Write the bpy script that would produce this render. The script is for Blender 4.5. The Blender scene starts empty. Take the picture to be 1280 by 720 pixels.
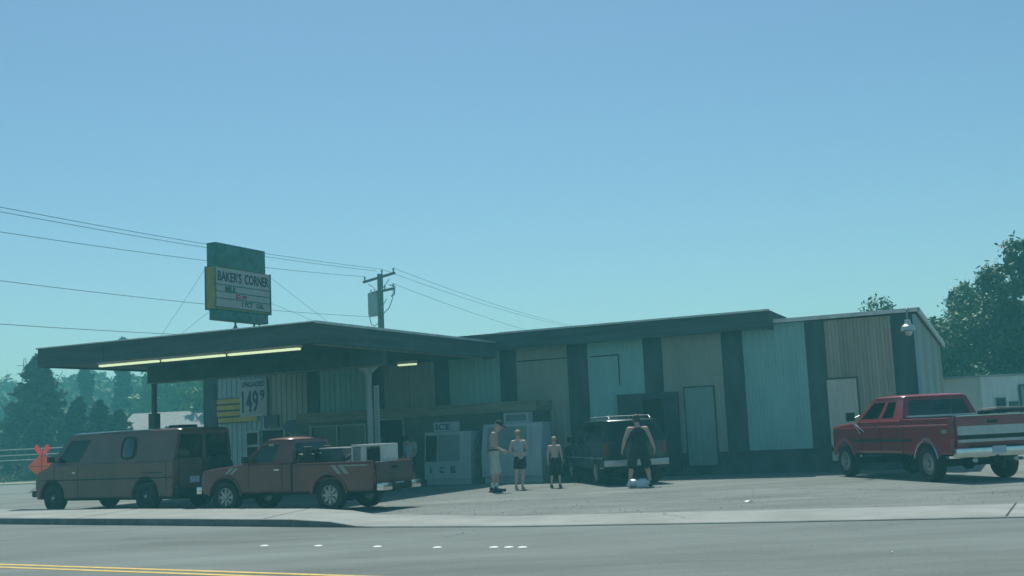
import bpy, bmesh, math, random
import numpy as np
from mathutils import Vector, Matrix
R = math.radians
S = bpy.context.scene
COL = S.collection

# ---------------------------------------------------------------- camera, sky, sun, exposure
cam = bpy.data.objects.new('camera', bpy.data.cameras.new('camera')); COL.objects.link(cam)
cam.data.sensor_width = 36; cam.data.lens = 1450/1280*36
cam.data.clip_start = .1; cam.data.clip_end = 6000
cam.matrix_world = Matrix.Translation((0, 0, 1.5)) @ Matrix.Rotation(R(90+7.1), 4, 'X') @ Matrix.Rotation(-R(2.66), 4, 'Z')
S.camera = cam
SUN_EL, SUN_AZ = 60.0, 354.0        # azimuth clockwise from +Y (the sun stands beyond the building)
W = bpy.data.worlds.new('World'); S.world = W; W.use_nodes = True
nt = W.node_tree; nt.nodes.clear()
sky = nt.nodes.new('ShaderNodeTexSky'); sky.sky_type = 'NISHITA'; sky.sun_disc = False
sky.sun_elevation = R(SUN_EL); sky.sun_rotation = R(SUN_AZ); sky.air_density = 1.1; sky.dust_density = .7; sky.ozone_density = 1.6
mx = nt.nodes.new('ShaderNodeMix'); mx.data_type = 'RGBA'; mx.blend_type = 'MULTIPLY'; mx.inputs[0].default_value = 1
mx.inputs[7].default_value = (.66, .89, .93, 1)
bg = nt.nodes.new('ShaderNodeBackground'); bg.inputs[1].default_value = .102
wo = nt.nodes.new('ShaderNodeOutputWorld')
nt.links.new(sky.outputs[0], mx.inputs[6]); nt.links.new(mx.outputs[2], bg.inputs[0]); nt.links.new(bg.outputs[0], wo.inputs[0])
sd = bpy.data.lights.new('sun', 'SUN'); sd.energy = 4.9; sd.angle = R(.5); sd.color = (1, .98, .87)
sun = bpy.data.objects.new('sun', sd); COL.objects.link(sun)
sv = Vector((math.sin(R(SUN_AZ))*math.cos(R(SUN_EL)), math.cos(R(SUN_AZ))*math.cos(R(SUN_EL)), math.sin(R(SUN_EL))))
sun.rotation_euler = (-sv).to_track_quat('-Z', 'Y').to_euler()
S.view_settings.view_transform = 'Standard'; S.view_settings.look = 'None'
S.view_settings.exposure = 0.0; S.view_settings.gamma = 1
S.cycles.volume_bounces = 1; S.cycles.max_bounces = 8; S.cycles.transparent_max_bounces = 16
VEIL_DENSITY, VEIL_COLOR = .0027, (.24, .92, 1.0, 1)  # added teal volume: lifts the blacks the way a veil in the lens does

# ---------------------------------------------------------------- helpers
def tag(o, label=None, cat=None, group=None, kind=None):
    if label: o['label'] = label
    if cat: o['category'] = cat
    if group: o['group'] = group
    if kind: o['kind'] = kind
    return o
def empty(name, loc=(0, 0, 0), rz=0, label=None, cat=None, group=None):
    o = bpy.data.objects.new(name, None); COL.objects.link(o); o.location = loc; o.rotation_euler = (0, 0, rz)
    o.empty_display_size = .3
    return tag(o, label, cat, group)
def copy_tree(o, parent=None):
    c = o.copy(); COL.objects.link(c); c.parent = parent
    for ch in list(o.children): copy_tree(ch, c)
    return c

class MB:
    def __init__(s): s.bm = bmesh.new()
    def _add(s, vs, fs, smooth=False):
        v = [s.bm.verts.new(p) for p in vs]
        for f in fs:
            try: q = s.bm.faces.new([v[i] for i in f]); q.smooth = smooth
            except ValueError: pass
        return s
    def box(s, c, d, rot=None, bev=0):
        b = bmesh.new(); bmesh.ops.create_cube(b, size=1)
        for v in b.verts: v.co = Vector((v.co.x*d[0], v.co.y*d[1], v.co.z*d[2]))
        if bev: bmesh.ops.bevel(b, geom=list(b.edges), offset=bev, segments=2, profile=.6, affect='EDGES', clamp_overlap=True)
        m = Matrix.Translation(c)
        if rot is not None: m = m @ rot
        b.transform(m); s.merge(b); return s
    def bx(s, x0, x1, y0, y1, z0, z1, bev=0): return s.box(((x0+x1)/2, (y0+y1)/2, (z0+z1)/2), (abs(x1-x0), abs(y1-y0), abs(z1-z0)), None, bev)
    def merge(s, b):
        me = bpy.data.meshes.new('t'); b.to_mesh(me); b.free(); s.bm.from_mesh(me); bpy.data.meshes.remove(me)
    def prism(s, pts, y0, y1, bev=0, axis='y', seg=2):
        """extrude a 2-D outline; axis y: pts are (x,z)"""
        b = bmesh.new()
        def P(p, t): return {'y': (p[0], t, p[1]), 'x': (t, p[0], p[1]), 'z': (p[0], p[1], t)}[axis]
        a = [b.verts.new(P(p, y0)) for p in pts]; c = [b.verts.new(P(p, y1)) for p in pts]
        f0 = b.faces.new(a); f1 = b.faces.new(list(reversed(c))); n = len(pts)
        for i in range(n): b.faces.new((a[i], c[i], c[(i+1) % n], a[(i+1) % n]))
        bmesh.ops.recalc_face_normals(b, faces=list(b.faces))
        if bev: bmesh.ops.bevel(b, geom=list(set(list(f0.edges)+list(f1.edges))), offset=bev, segments=seg, profile=.5, affect='EDGES', clamp_overlap=True)
        s.merge(b); return s
    def tube(s, path, r, seg=8, cap=True):
        path = [Vector(p) for p in path]; n = len(path); rs = r if isinstance(r, (list, tuple)) else [r]*n
        vs = []; up = None
        for i, p in enumerate(path):
            d = (path[min(i+1, n-1)]-path[max(i-1, 0)]).normalized()
            if up is None: up = d.orthogonal().normalized()
            else: up = (up-d*up.dot(d)); up = up.normalized() if up.length > 1e-5 else d.orthogonal().normalized()
            w = d.cross(up)
            for k in range(seg):
                a = 2*math.pi*k/seg; vs.append(p+(up*math.cos(a)+w*math.sin(a))*rs[i])
        fs = [(i*seg+k, i*seg+(k+1) % seg, (i+1)*seg+(k+1) % seg, (i+1)*seg+k) for i in range(n-1) for k in range(seg)]
        if cap: fs += [tuple(range(seg-1, -1, -1)), tuple((n-1)*seg+k for k in range(seg))]
        return s._add(vs, fs, True)
    def lathe(s, prof, seg=24, axis='y', c=(0, 0, 0)):
        """prof: (radius, t) closed outline turned round an axis"""
        n = len(prof); vs = []
        for k in range(seg):
            a = 2*math.pi*k/seg; ca, sa = math.cos(a), math.sin(a)
            for r, t in prof:
                p = {'y': (r*ca, t, r*sa), 'z': (r*ca, r*sa, t), 'x': (t, r*ca, r*sa)}[axis]
                vs.append((p[0]+c[0], p[1]+c[1], p[2]+c[2]))
        fs = [(k*n+i, k*n+(i+1) % n, ((k+1) % seg)*n+(i+1) % n, ((k+1) % seg)*n+i) for k in range(seg) for i in range(n)]
        return s._add(vs, fs, True)
    def plate(s, q, th, flip=False):
        """a quad (or polygon) given thickness th along its own normal"""
        q = [Vector(p) for p in q]; nrm = (q[1]-q[0]).cross(q[-1]-q[0]).normalized()
        if flip: nrm = -nrm
        n = len(q); return s._add(q+[p-nrm*th for p in q], [tuple(range(n)), tuple(range(2*n-1, n-1, -1))]+[(i, (i+1) % n, n+(i+1) % n, n+i) for i in range(n)])
    def ball(s, c, r, sc=(1, 1, 1), sub=2, rot=None):
        b = bmesh.new(); bmesh.ops.create_icosphere(b, subdivisions=sub, radius=r)
        m = Matrix.Translation(c)
        if rot is not None: m = m @ rot
        b.transform(m @ Matrix.Diagonal((sc[0], sc[1], sc[2], 1)))
        for f in b.faces: f.smooth = True
        s.merge(b); return s
    def build(s, name, mat, parent=None, label=None, angle=35, loc=None):
        me = bpy.data.meshes.new(name)
        bmesh.ops.recalc_face_normals(s.bm, faces=list(s.bm.faces))
        s.bm.to_mesh(me); s.bm.free()
        if angle:
            me.polygons.foreach_set('use_smooth', [True]*len(me.polygons)); me.set_sharp_from_angle(angle=R(angle))
        o = bpy.data.objects.new(name, me); COL.objects.link(o)
        if parent: o.parent = parent
        if loc: o.location = loc
        me.materials.append(mat)
        if label: o['label'] = label
        return o
def part(name, mat, parent, fn, **k):
    m = MB(); fn(m); return m.build(name, mat, parent, **k)

def raw(name, V, F, mat, parent=None, smooth=False):
    V = np.asarray(V, dtype=np.float32); F = np.asarray(F, dtype=np.int32)
    me = bpy.data.meshes.new(name); me.vertices.add(len(V)); me.vertices.foreach_set('co', V.ravel())
    k = F.shape[1]; me.loops.add(F.size); me.loops.foreach_set('vertex_index', F.ravel())
    me.polygons.add(len(F)); me.polygons.foreach_set('loop_start', np.arange(0, F.size, k, dtype=np.int32))
    me.update(calc_edges=True); me.validate()
    if smooth: me.polygons.foreach_set('use_smooth', [True]*len(F))
    o = bpy.data.objects.new(name, me); COL.objects.link(o)
    if parent: o.parent = parent
    me.materials.append(mat); return o

def mat(name, c, rough=.7, metal=0, var=.15, scale=3.0, stretch=(1, 1, 1), c2=None, bump=0, bscale=40, spec=.5, coat=0, emit=0, detail=6, contrast=(.35, .65), grain=0, gscale=30):
    m = bpy.data.materials.new(name); m.use_nodes = True; N = m.node_tree.nodes; Lk = m.node_tree.links
    b = N['Principled BSDF']; b.inputs['Roughness'].default_value = rough; b.inputs['Metallic'].default_value = metal
    b.inputs['Specular IOR Level'].default_value = spec; b.inputs['Coat Weight'].default_value = coat
    tc = N.new('ShaderNodeTexCoord'); mp = N.new('ShaderNodeMapping'); mp.inputs['Scale'].default_value = stretch
    Lk.new(tc.outputs['Object'], mp.inputs[0])
    nz = N.new('ShaderNodeTexNoise'); nz.inputs['Scale'].default_value = scale; nz.inputs['Detail'].default_value = detail
    nz.inputs['Roughness'].default_value = .62
    Lk.new(mp.outputs[0], nz.inputs['Vector'])
    rp = N.new('ShaderNodeValToRGB'); e = rp.color_ramp.elements
    e[0].position, e[1].position = contrast
    if c2 is None: c2 = tuple(x*(1-2*var) for x in c)
    e[0].color = (*c2, 1); e[1].color = (*[min(1, x*(1+var)) for x in c], 1)
    Lk.new(nz.outputs[0], rp.inputs[0]); Lk.new(rp.outputs[0], b.inputs['Base Color'])
    if grain:
        n3 = N.new('ShaderNodeTexNoise'); n3.inputs['Scale'].default_value = gscale; n3.inputs['Detail'].default_value = 5; n3.inputs['Roughness'].default_value = .8
        Lk.new(tc.outputs['Object'], n3.inputs['Vector'])
        n4 = N.new('ShaderNodeTexNoise'); n4.inputs['Scale'].default_value = .9; n4.inputs['Detail'].default_value = 8; n4.inputs['Roughness'].default_value = .7
        Lk.new(mp.outputs[0], n4.inputs['Vector'])
        ad = N.new('ShaderNodeMath'); ad.operation = 'ADD'; Lk.new(n3.outputs[0], ad.inputs[0]); Lk.new(n4.outputs[0], ad.inputs[1])
        mr = N.new('ShaderNodeMapRange'); mr.inputs['From Min'].default_value = .7; mr.inputs['From Max'].default_value = 1.3; mr.inputs['To Min'].default_value = 1-grain; mr.inputs['To Max'].default_value = 1+grain
        Lk.new(ad.outputs[0], mr.inputs['Value'])
        vm = N.new('ShaderNodeVectorMath'); vm.operation = 'SCALE'; Lk.new(rp.outputs[0], vm.inputs[0]); Lk.new(mr.outputs[0], vm.inputs['Scale']); Lk.new(vm.outputs[0], b.inputs['Base Color'])
    if bump:
        n2 = N.new('ShaderNodeTexNoise'); n2.inputs['Scale'].default_value = bscale; n2.inputs['Detail'].default_value = 4
        Lk.new(tc.outputs['Object'], n2.inputs['Vector'])
        bp = N.new('ShaderNodeBump'); bp.inputs['Strength'].default_value = bump; bp.inputs['Distance'].default_value = .02
        Lk.new(n2.outputs[0], bp.inputs['Height']); Lk.new(bp.outputs[0], b.inputs['Normal'])
    if emit:
        b.inputs['Emission Color'].default_value = (*c, 1); b.inputs['Emission Strength'].default_value = emit
    return m
def glass_mat(name, tint=(.35, .42, .42)):
    m = bpy.data.materials.new(name); m.use_nodes = True; N = m.node_tree.nodes; Lk = m.node_tree.links; N.clear()
    t = N.new('ShaderNodeBsdfTransparent'); t.inputs[0].default_value = (*tint, 1)
    g = N.new('ShaderNodeBsdfGlossy'); g.inputs['Roughness'].default_value = .04
    nz = N.new('ShaderNodeTexNoise'); nz.inputs['Scale'].default_value = 2
    f = N.new('ShaderNodeLayerWeight'); f.inputs[0].default_value = .25
    a = N.new('ShaderNodeMath'); a.operation = 'MULTIPLY_ADD'; a.inputs[1].default_value = .08
    Lk.new(nz.outputs[0], a.inputs[0]); Lk.new(f.outputs['Fresnel'], a.inputs[2])
    x = N.new('ShaderNodeMixShader'); o = N.new('ShaderNodeOutputMaterial')
    Lk.new(a.outputs[0], x.inputs[0]); Lk.new(t.outputs[0], x.inputs[1]); Lk.new(g.outputs[0], x.inputs[2]); Lk.new(x.outputs[0], o.inputs[0]); return m

M = dict(
 asphalt=mat('asphalt', (.138, .163, .155), .92, var=.12, scale=.30, bump=.5, bscale=60, stretch=(.35, 1.4, 1), grain=.28, gscale=22),
 lot=mat('lot_gravel', (.158, .175, .164), .95, var=.12, scale=.35, bump=.7, bscale=30, c2=(.118, .134, .125), stretch=(.5, 1.3, 1), grain=.38, gscale=14),
 dirt=mat('dry_ground', (.16, .15, .10), .95, var=.2, scale=.12, c2=(.10, .12, .06)),
 concrete=mat('concrete', (.255, .272, .258), .9, var=.09, scale=.8, bump=.2, bscale=50, grain=.16, gscale=25),
 kerbface=mat('shaded_kerb_concrete', (.16, .16, .16), .9, var=.15, scale=3),  # darker than the pavement: shade of the upright face is painted in
 foundation=mat('foundation_block', (.06, .09, .095), .9, var=.2, scale=2),
 yellow_line=mat('yellow_line_paint', (.62, .42, .08), .7, var=.12, scale=6),
 white_line=mat('white_marker', (.75, .75, .72), .6, var=.06, scale=9),
 tan=mat('tan_panel_veil_green', (.32, .34, .28), .6, var=.06, scale=.8, stretch=(1.2, 1.2, .35), c2=(.28, .30, .25), spec=.3),  # green cast of the veiled shade is mixed into the tan
 rust=mat('weathered_tan_panel', (.38, .36, .29), .6, var=.06, scale=1.2, stretch=(2.0, 2.0, .22), c2=(.29, .26, .20), spec=.3),
 teal=mat('pale_green_metal_panel', (.27, .48, .45), .55, var=.06, scale=.8, stretch=(1.2, 1.2, .35), c2=(.24, .42, .40), spec=.3),
 pale=mat('pale_blue_metal_panel', (.32, .43, .43), .55, var=.06, scale=1.0, stretch=(2, 2, .3), c2=(.27, .36, .36), spec=.3),
 strip=mat('dark_batten_veil_teal', (.045, .085, .088), .75, var=.25, scale=2, stretch=(1, 1, .3)),  # teal of the veiled shade is put into the batten colour
 fascia=mat('dark_fascia_veil_teal', (.06, .10, .10), .8, var=.2, scale=1.4, stretch=(.35, .35, 4)),  # base colour carries the teal cast of the shade under the veil
 soffit=mat('dark_soffit_veil_teal', (.05, .10, .10), .85, var=.2, scale=1.5),  # teal shade painted into the underside colour
 roof=mat('roof_felt', (.11, .11, .11), .9, var=.2, scale=1.2),
 flash=mat('galvanised_flashing', (.55, .55, .53), .45, .5, var=.1, scale=5),
 trimwhite=mat('white_painted_trim', (.62, .62, .58), .6, var=.08, scale=4),
 tanband=mat('tan_wood_band', (.22, .21, .16), .8, var=.15, scale=2, stretch=(.5, .5, 5)),
 tanwall=mat('brown_storefront_wall', (.11, .13, .11), .85, var=.15, scale=2),
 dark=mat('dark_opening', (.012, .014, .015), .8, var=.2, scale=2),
 yslat=mat('yellow_slat_paint', (.46, .34, .06), .6, var=.12, scale=3),
 signboard=mat('white_sign_face', (.33, .36, .36), .5, var=.05, scale=4),
 ink=mat('dark_lettering', (.03, .045, .07), .6, var=.1, scale=4),
 green_ink=mat('green_lettering', (.02, .16, .10), .6, var=.1, scale=4),
 red_ink=mat('red_lettering', (.45, .05, .08), .6, var=.1, scale=4),
 sgreen=mat('faded_green_sign_metal', (.055, .21, .18), .6, var=.18, scale=3, c2=(.035, .12, .11)),
 syellow=mat('yellow_sign_side', (.30, .26, .07), .6, var=.1, scale=3),
 slit=mat('backlit_sign_panel', (.38, .40, .38), .4, var=.04, scale=3),
 wood=mat('weathered_pole_wood', (.10, .08, .06), .9, var=.2, scale=4, stretch=(6, 6, .4)),
 steel=mat('grey_steel', (.28, .30, .30), .5, .3, var=.1, scale=3),
 wire=mat('black_wire', (.03, .03, .03), .7, var=.1),
 trans=mat('transformer_grey', (.30, .33, .33), .5, .1, var=.08, scale=3),
 post=mat('pale_post_paint', (.36, .39, .38), .6, var=.12, scale=3, stretch=(3, 3, .4)),
 icewhite=mat('white_freezer_enamel', (.36, .42, .45), .4, var=.06, scale=2),
 icegrey=mat('grey_freezer_panel', (.20, .24, .25), .4, var=.08, scale=2),
 blueink=mat('blue_lettering', (.03, .07, .20), .5, var=.1),
 tube=mat('lit_fluorescent_tube', (.80, .90, .55), .4, var=.02, emit=.8),
 tyre=mat('tyre_rubber', (.018, .018, .018), .85, var=.2, scale=8),
 chrome=mat('chrome', (.62, .62, .62), .18, 1, var=.05, scale=6),
 alloy=mat('dull_alloy', (.36, .36, .36), .4, .7, var=.1, scale=9),
 blacksteel=mat('black_steel_wheel', (.03, .03, .03), .5, .3, var=.2),
 chassis=mat('dark_chassis', (.015, .015, .015), .85, var=.3, scale=4),
 vinyl=mat('dark_seat_vinyl', (.05, .045, .045), .7, var=.2, scale=4),
 glass=glass_mat('clear_car_glass', (.55, .62, .60)), dglass=glass_mat('tinted_glass', (.12, .15, .15)),
 blackglass=mat('black_tinted_glass', (.008, .012, .014), .06, var=.1, coat=.6),
 taillens=mat('red_tail_lens', (.16, .012, .012), .25, var=.1),
 lamp=mat('headlamp_lens', (.6, .6, .58), .15, .3, var=.05),
 plate=mat('pale_blue_plate', (.45, .52, .62), .5, var=.08, scale=20),
 amber=mat('amber_lens', (.6, .2, .02), .3, var=.05),
 vanp=mat('faded_maroon_van_paint', (.125, .043, .028), .33, var=.12, scale=1.2, coat=.35, c2=(.085, .030, .020)),
 toyp=mat('faded_red_pickup_paint', (.15, .036, .024), .34, var=.10, scale=1.8, coat=.35, c2=(.11, .028, .02)),
 tailg=mat('faded_tailgate_paint', (.10, .05, .04), .5, var=.1, scale=2),
 redp=mat('bright_red_truck_paint', (.25, .009, .022), .28, var=.05, scale=1.2, coat=.4),
 suvp=mat('dark_green_suv_paint', (.009, .022, .022), .25, var=.1, scale=1.5, coat=.35),
 stripe=mat('pale_body_stripe', (.26, .27, .25), .5, var=.06),
 seam=mat('panel_gap', (.012, .01, .01), .8, var=.1),
 silver=mat('brushed_silver_trim', (.42, .44, .46), .35, .6, var=.06, scale=6),
 orange=mat('orange_sign_vinyl', (.60, .12, .03), .6, var=.08, scale=3),
 flag=mat('fluorescent_orange_flag', (.95, .13, .07), .7, var=.06, scale=6),
 skin=mat('tanned_skin', (.50, .31, .23), .6, var=.06, scale=8), skin2=mat('fair_skin', (.56, .37, .29), .6, var=.05, scale=8),
 khaki=mat('pale_khaki_cloth', (.46, .46, .41), .9, var=.08, scale=6, bump=1, bscale=13), black=mat('black_cloth', (.012, .014, .02), .9, var=.2, scale=8, bump=1, bscale=13),
 greycl=mat('pale_grey_cloth', (.40, .44, .46), .9, var=.07, scale=6, bump=1, bscale=13), navy=mat('navy_cloth', (.02, .025, .045), .9, var=.15, scale=6),
 whitecl=mat('white_cloth', (.65, .66, .66), .9, var=.05, scale=6), blond=mat('blond_hair', (.40, .28, .13), .7, var=.15, scale=30),
 brownhair=mat('dark_brown_hair', (.05, .032, .02), .7, var=.2, scale=30), shoe=mat('black_shoe', (.015, .015, .017), .6, var=.2),
 bag=mat('white_plastic_bag', (.55, .60, .62), .4, var=.06, scale=12, bump=.4, bscale=14),
 trail=mat('cream_trailer_siding', (.55, .53, .45), .6, var=.06, scale=1.5, stretch=(4, 4, .4)), trail2=mat('pale_grey_trailer_siding', (.62, .62, .60), .6, var=.06, scale=1.5, stretch=(4, 4, .4)),
 bark=mat('bark', (.09, .07, .05), .9, var=.25, scale=6, stretch=(4, 4, .6)),
 conif=mat('conifer_needles', (.075, .10, .05), .85, var=.25, scale=1.4, c2=(.035, .055, .032)),
 cedar=mat('dark_cedar_foliage', (.016, .036, .02), .85, var=.25, scale=1.2, c2=(.007, .017, .011)),
 leaf=mat('broad_leaves', (.115, .20, .045), .6, var=.25, scale=1.1, c2=(.05, .11, .03)),
 leafd=mat('dark_broad_leaves', (.05, .12, .035), .6, var=.25, scale=.9, c2=(.022, .06, .02)),
 forest=mat('hillside_forest_foliage', (.11, .14, .03), .85, var=.3, scale=.16, c2=(.03, .045, .015)),
 hill=mat('hill_ground', (.07, .09, .05), .95, var=.3, scale=.05, c2=(.03, .045, .028)),
 shrub=mat('dry_brush', (.11, .095, .055), .9, var=.3, scale=1.5, c2=(.04, .05, .03)),
 hroof=mat('grey_shingle', (.25, .25, .25), .85, var=.1, scale=3), hwall=mat('house_siding', (.35, .33, .30), .8, var=.1, scale=2),
 rail=mat('pale_fence_rail', (.42, .43, .40), .6, .1, var=.1, scale=3),
 pipe=mat('black_ribbed_plastic', (.015, .016, .018), .5, var=.2), litter=mat('white_litter', (.75, .75, .72), .7, var=.05),
 mdoor=mat('muted_green_door_metal', (.20, .30, .28), .6, var=.06, scale=1),
 pump=mat('dark_pump_enamel', (.02, .04, .055), .4, var=.15), blue=mat('blue_sign', (.03, .07, .12), .5, var=.1),
)

def backlit(name, c, f=.55):
    m = mat(name, c, .7, var=.06, scale=5); N = m.node_tree.nodes; Lk = m.node_tree.links; b = N['Principled BSDF']
    t = N.new('ShaderNodeBsdfTranslucent'); t.inputs[0].default_value = (*c, 1); x = N.new('ShaderNodeMixShader'); x.inputs[0].default_value = f
    Lk.new(b.outputs[0], x.inputs[1]); Lk.new(t.outputs[0], x.inputs[2]); Lk.new(x.outputs[0], N['Material Output'].inputs[0]); return m
M['orange'] = backlit('orange_sign_vinyl', (.80, .19, .05), .45); M['flag'] = backlit('fluorescent_orange_flag', (.98, .12, .07), .65)
def text(name, s, m, parent, org, right, up, w, h, th=.006, fat=.0, label=None, spacing=1.0):
    """raised lettering fitted into a w x h rectangle whose lower left corner is org"""
    cu = bpy.data.curves.new('t', 'FONT'); cu.body = s; cu.size = 1; cu.offset = fat; cu.space_character = spacing; cu.resolution_u = 3
    t = bpy.data.objects.new('t', cu); COL.objects.link(t); dg = bpy.context.evaluated_depsgraph_get()
    me = bpy.data.meshes.new_from_object(t.evaluated_get(dg)); bpy.data.objects.remove(t)
    xs = [v.co.x for v in me.vertices]; ys = [v.co.y for v in me.vertices]
    x0, x1, y0, y1 = min(xs), max(xs), min(ys), max(ys)
    right = Vector(right); up = Vector(up); nrm = right.cross(up); org = Vector(org)
    b = bmesh.new(); b.from_mesh(me); bpy.data.meshes.remove(me)
    for v in b.verts:
        v.co = org+right*((v.co.x-x0)/(x1-x0)*w)+up*((v.co.y-y0)/(y1-y0)*h)
    r = bmesh.ops.extrude_face_region(b, geom=list(b.faces))
    for g in r['geom']:
        if isinstance(g, bmesh.types.BMVert): g.co += nrm*th
    mb = MB(); mb.merge(b); return mb.build(name, m, parent, angle=None, label=label)

# ================================================================= GROUND
rng = random.Random(7)
def sheet(name, pts, z, m, **k):
    o = part(name, m, None, lambda b: b._add([(x, y, z) for x, y in pts], [tuple(range(len(pts)))]), angle=None); return tag(o, kind='structure', **k)
sheet('ground', [(-185, -55), (185, -55), (185, 225), (-185, 225)], -.012, M['dirt'])
def interp(P, x):
    if x <= P[0][0]: a, b = P[0], P[1]
    elif x >= P[-1][0]: a, b = P[-2], P[-1]
    else:
        for a, b in zip(P, P[1:]):
            if a[0] <= x <= b[0]: break
    return a[1]+(b[1]-a[1])*(x-a[0])/(b[0]-a[0])
KL = [(-60, 58), (-30, 38.5), (-11.7, 26.37), (-7.16, 23.35), (-2.94, 20.45), (-.18, 18.95), (3.64, 17.55), (6.99, 16.45), (14, 14.2), (60, -1)]   # road edge
KT = [(-60, 62.5), (-30, 43), (-14.0, 31.2), (-8.59, 27.6), (-3.5, 24.0), (-.19, 21.3), (4.14, 19.95), (7.97, 18.8), (14, 17.0), (60, 1.8)]     # back of the pavement
xs = [-60, -30, -20, -14, -11.7, -9, -7.16, -5, -2.94, -1.5, -.18, 1.5, 3.64, 5, 6.99, 10, 14, 25, 60]
# road: everything in front of the kerb line, across and behind the camera
sheet('road', [(x, interp(KL, x)) for x in xs]+[(60, -40), (-60, 10)], -.004, M['asphalt'])
sheet('gravel_lot', [(x, interp(KT, x)+.02) for x in xs]+[(60, 60), (-60, 64.3)], -.006, M['lot'])
# pavement: raised on the left with a kerb, dropping to a flush strip on the right
def pav(b):
    rows = []
    for x in [-60, -30, -20, -14, -11.7, -9, -7.16, -5, -4.2, -3.4, -2.9, -2.6, -1.5, -.18, 1.5, 3.64, 5, 6.99, 10, 14, 25, 60]:
        t = min(1, max(0, (-2.7-x)/1.1)); h = .02+.115*t*t*(3-2*t)
        y0 = interp(KL, x); y1 = interp(KT, x)
        rows.append([(x, y0, -.02), (x, y0, h-.012), (x, y0+.02, h), (x, y0+.16, h), (x, y1-.3, h), (x, y1, max(.006, h*.12))])
    vs = [p for r in rows for p in r]; n = 6
    b._add(vs, [(i*n+k, (i+1)*n+k, (i+1)*n+k+1, i*n+k+1) for i in range(len(rows)-1) for k in range(n-1)])
tag(part('pavement', M['concrete'], None, pav, angle=20), kind='structure')
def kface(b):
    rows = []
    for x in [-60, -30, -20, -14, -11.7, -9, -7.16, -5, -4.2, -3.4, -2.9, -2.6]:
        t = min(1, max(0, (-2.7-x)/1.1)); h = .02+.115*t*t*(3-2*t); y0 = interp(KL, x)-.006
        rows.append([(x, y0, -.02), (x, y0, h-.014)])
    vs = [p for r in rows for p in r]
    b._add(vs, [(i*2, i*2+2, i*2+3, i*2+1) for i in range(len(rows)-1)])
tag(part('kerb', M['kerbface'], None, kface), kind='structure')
# expansion joints in the strip
for k, x in enumerate((6.75, -4.8, -9.4, -14.2)):
    y0, y1 = interp(KL, x), interp(KT, x); zj = .0245 if x > -2 else .139; dj = 1.12 if x > -2 else .42
    tag(part('pavement_joint', M['seam'], None, lambda b: b._add([(x, y0+.03, zj), (x+.035, y0+.03, zj), (x+dj+.025, y1-.32, zj), (x+dj, y1-.32, zj)], [(0, 1, 2, 3)])), kind='structure')
# double yellow centre line and worn pale markers
def yl(b):
    a = Vector((-60, 49.6, 0)); d = (Vector((-2.5, 13.42, 0))-Vector((-7.27, 16.39, 0))).normalized(); n = Vector((-d.y, d.x, 0))
    for o in (-.13, .13):
        p = Vector((-7.27, 16.39, 0))+n*o
        q = [p-d*50+n*.055, p-d*50-n*.055, p+d*40-n*.055, p+d*40+n*.055]
        b._add([(v.x, v.y, 0) for v in q], [(0, 1, 2, 3)])
tag(part('yellow_centre_line', M['yellow_line'], None, yl, angle=None), kind='structure')
def dot(x, y, r=.055):
    m = MB(); m.lathe([(.001, .0), (r, .0), (r*.85, .012), (r*.4, .02), (.001, .022)], 14, 'z'); return m
pr = None
for i, (x, y, l) in enumerate([(-3.87, 17.63, 'white raised road marker farthest to the left, nearest the kerb end'), (-2.99, 17.2, 'white raised road marker second from the left of the row'),
        (-2.06, 16.64, 'white raised road marker in the middle of the row'), (-1.18, 16.11, 'white raised road marker fourth from the left'),
        (-.40, 15.76, 'white raised road marker leading the close-set cluster'), (-.2, 15.67, 'white raised road marker amid the close-set cluster'), (-.02, 15.58, 'white raised road marker at the right end of the cluster')]):
    if pr is None: pr = dot(0, 0).build('road_marker', M['white_line']); o = pr
    else: o = pr.copy(); COL.objects.link(o)
    o.location = (x, y, -.003); o.scale = (1.2, 1.1, .6); tag(o, l, 'road marker', 'raised white road markers')
for x, y, rz, s, l in ((4.25, 22.09, .3, .075, 'crumpled white scrap of paper lying on the gravel lot'), (4.03, 13.02, 1.1, .022, 'tiny pale scrap lying on the open road surface')):
    o = part('paper_scrap', M['litter'], None, lambda b: b._add([(-s, -s*.6, 0), (0, -s*.5, s*.35), (s, -s*.6, .01), (s, s*.6, 0), (0, s*.4, s*.4), (-s, s*.6, .02)], [(0, 1, 4, 5), (1, 2, 3, 4)]), loc=(x, y, .01))
    o.rotation_euler[2] = rz; tag(o, l, 'litter')
# small stones scattered over the lot edge
def stones(b):
    for _ in range(420):
        x = rng.uniform(-3, 11); n = rng.betavariate(1.2, 3)*9
        y = interp(KT, x)+.15+n; r = rng.uniform(.006, .017)
        b._add([(x-r, y, 0), (x, y-r, 0), (x+r, y, 0), (x, y+r, 0), (x, y, r*.9)], [(0, 1, 4), (1, 2, 4), (2, 3, 4), (3, 0, 4)])
tag(part('gravel', M['lot'], None, stones, angle=None), kind='stuff')
def crack(x0, y0, x1, y1, z, w, seed):
    q = random.Random(seed); n = 26; P = []; px_ = py_ = 0
    for i in range(n+1):
        t = i/n; px_ += q.uniform(-.05, .05); py_ += q.uniform(-.05, .05); P.append((lerp_(x0, x1, t)+px_, lerp_(y0, y1, t)+py_))
    vs = [v for i, (x, y) in enumerate(P) for v in ((x, y, z), (x+w*q.uniform(.2, 1), y+w*q.uniform(.2, 1), z))]
    tag(part('road_crack', M['seam'], None, lambda b: b._add(vs, [(2*i, 2*i+2, 2*i+3, 2*i+1) for i in range(n)]), angle=None), kind='structure')
def lerp_(a, b, t): return a+(b-a)*t
crack(-1.2, 17.6, -.6, 19.0, -.001, .02, 1); crack(3, 15.0, 5.4, 16.6, -.001, .016, 2); crack(-6.8, 20.2, -3.4, 18.9, -.001, .018, 3); crack(1.6, 24.5, 6.5, 22.8, -.003, .03, 4)
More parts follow.
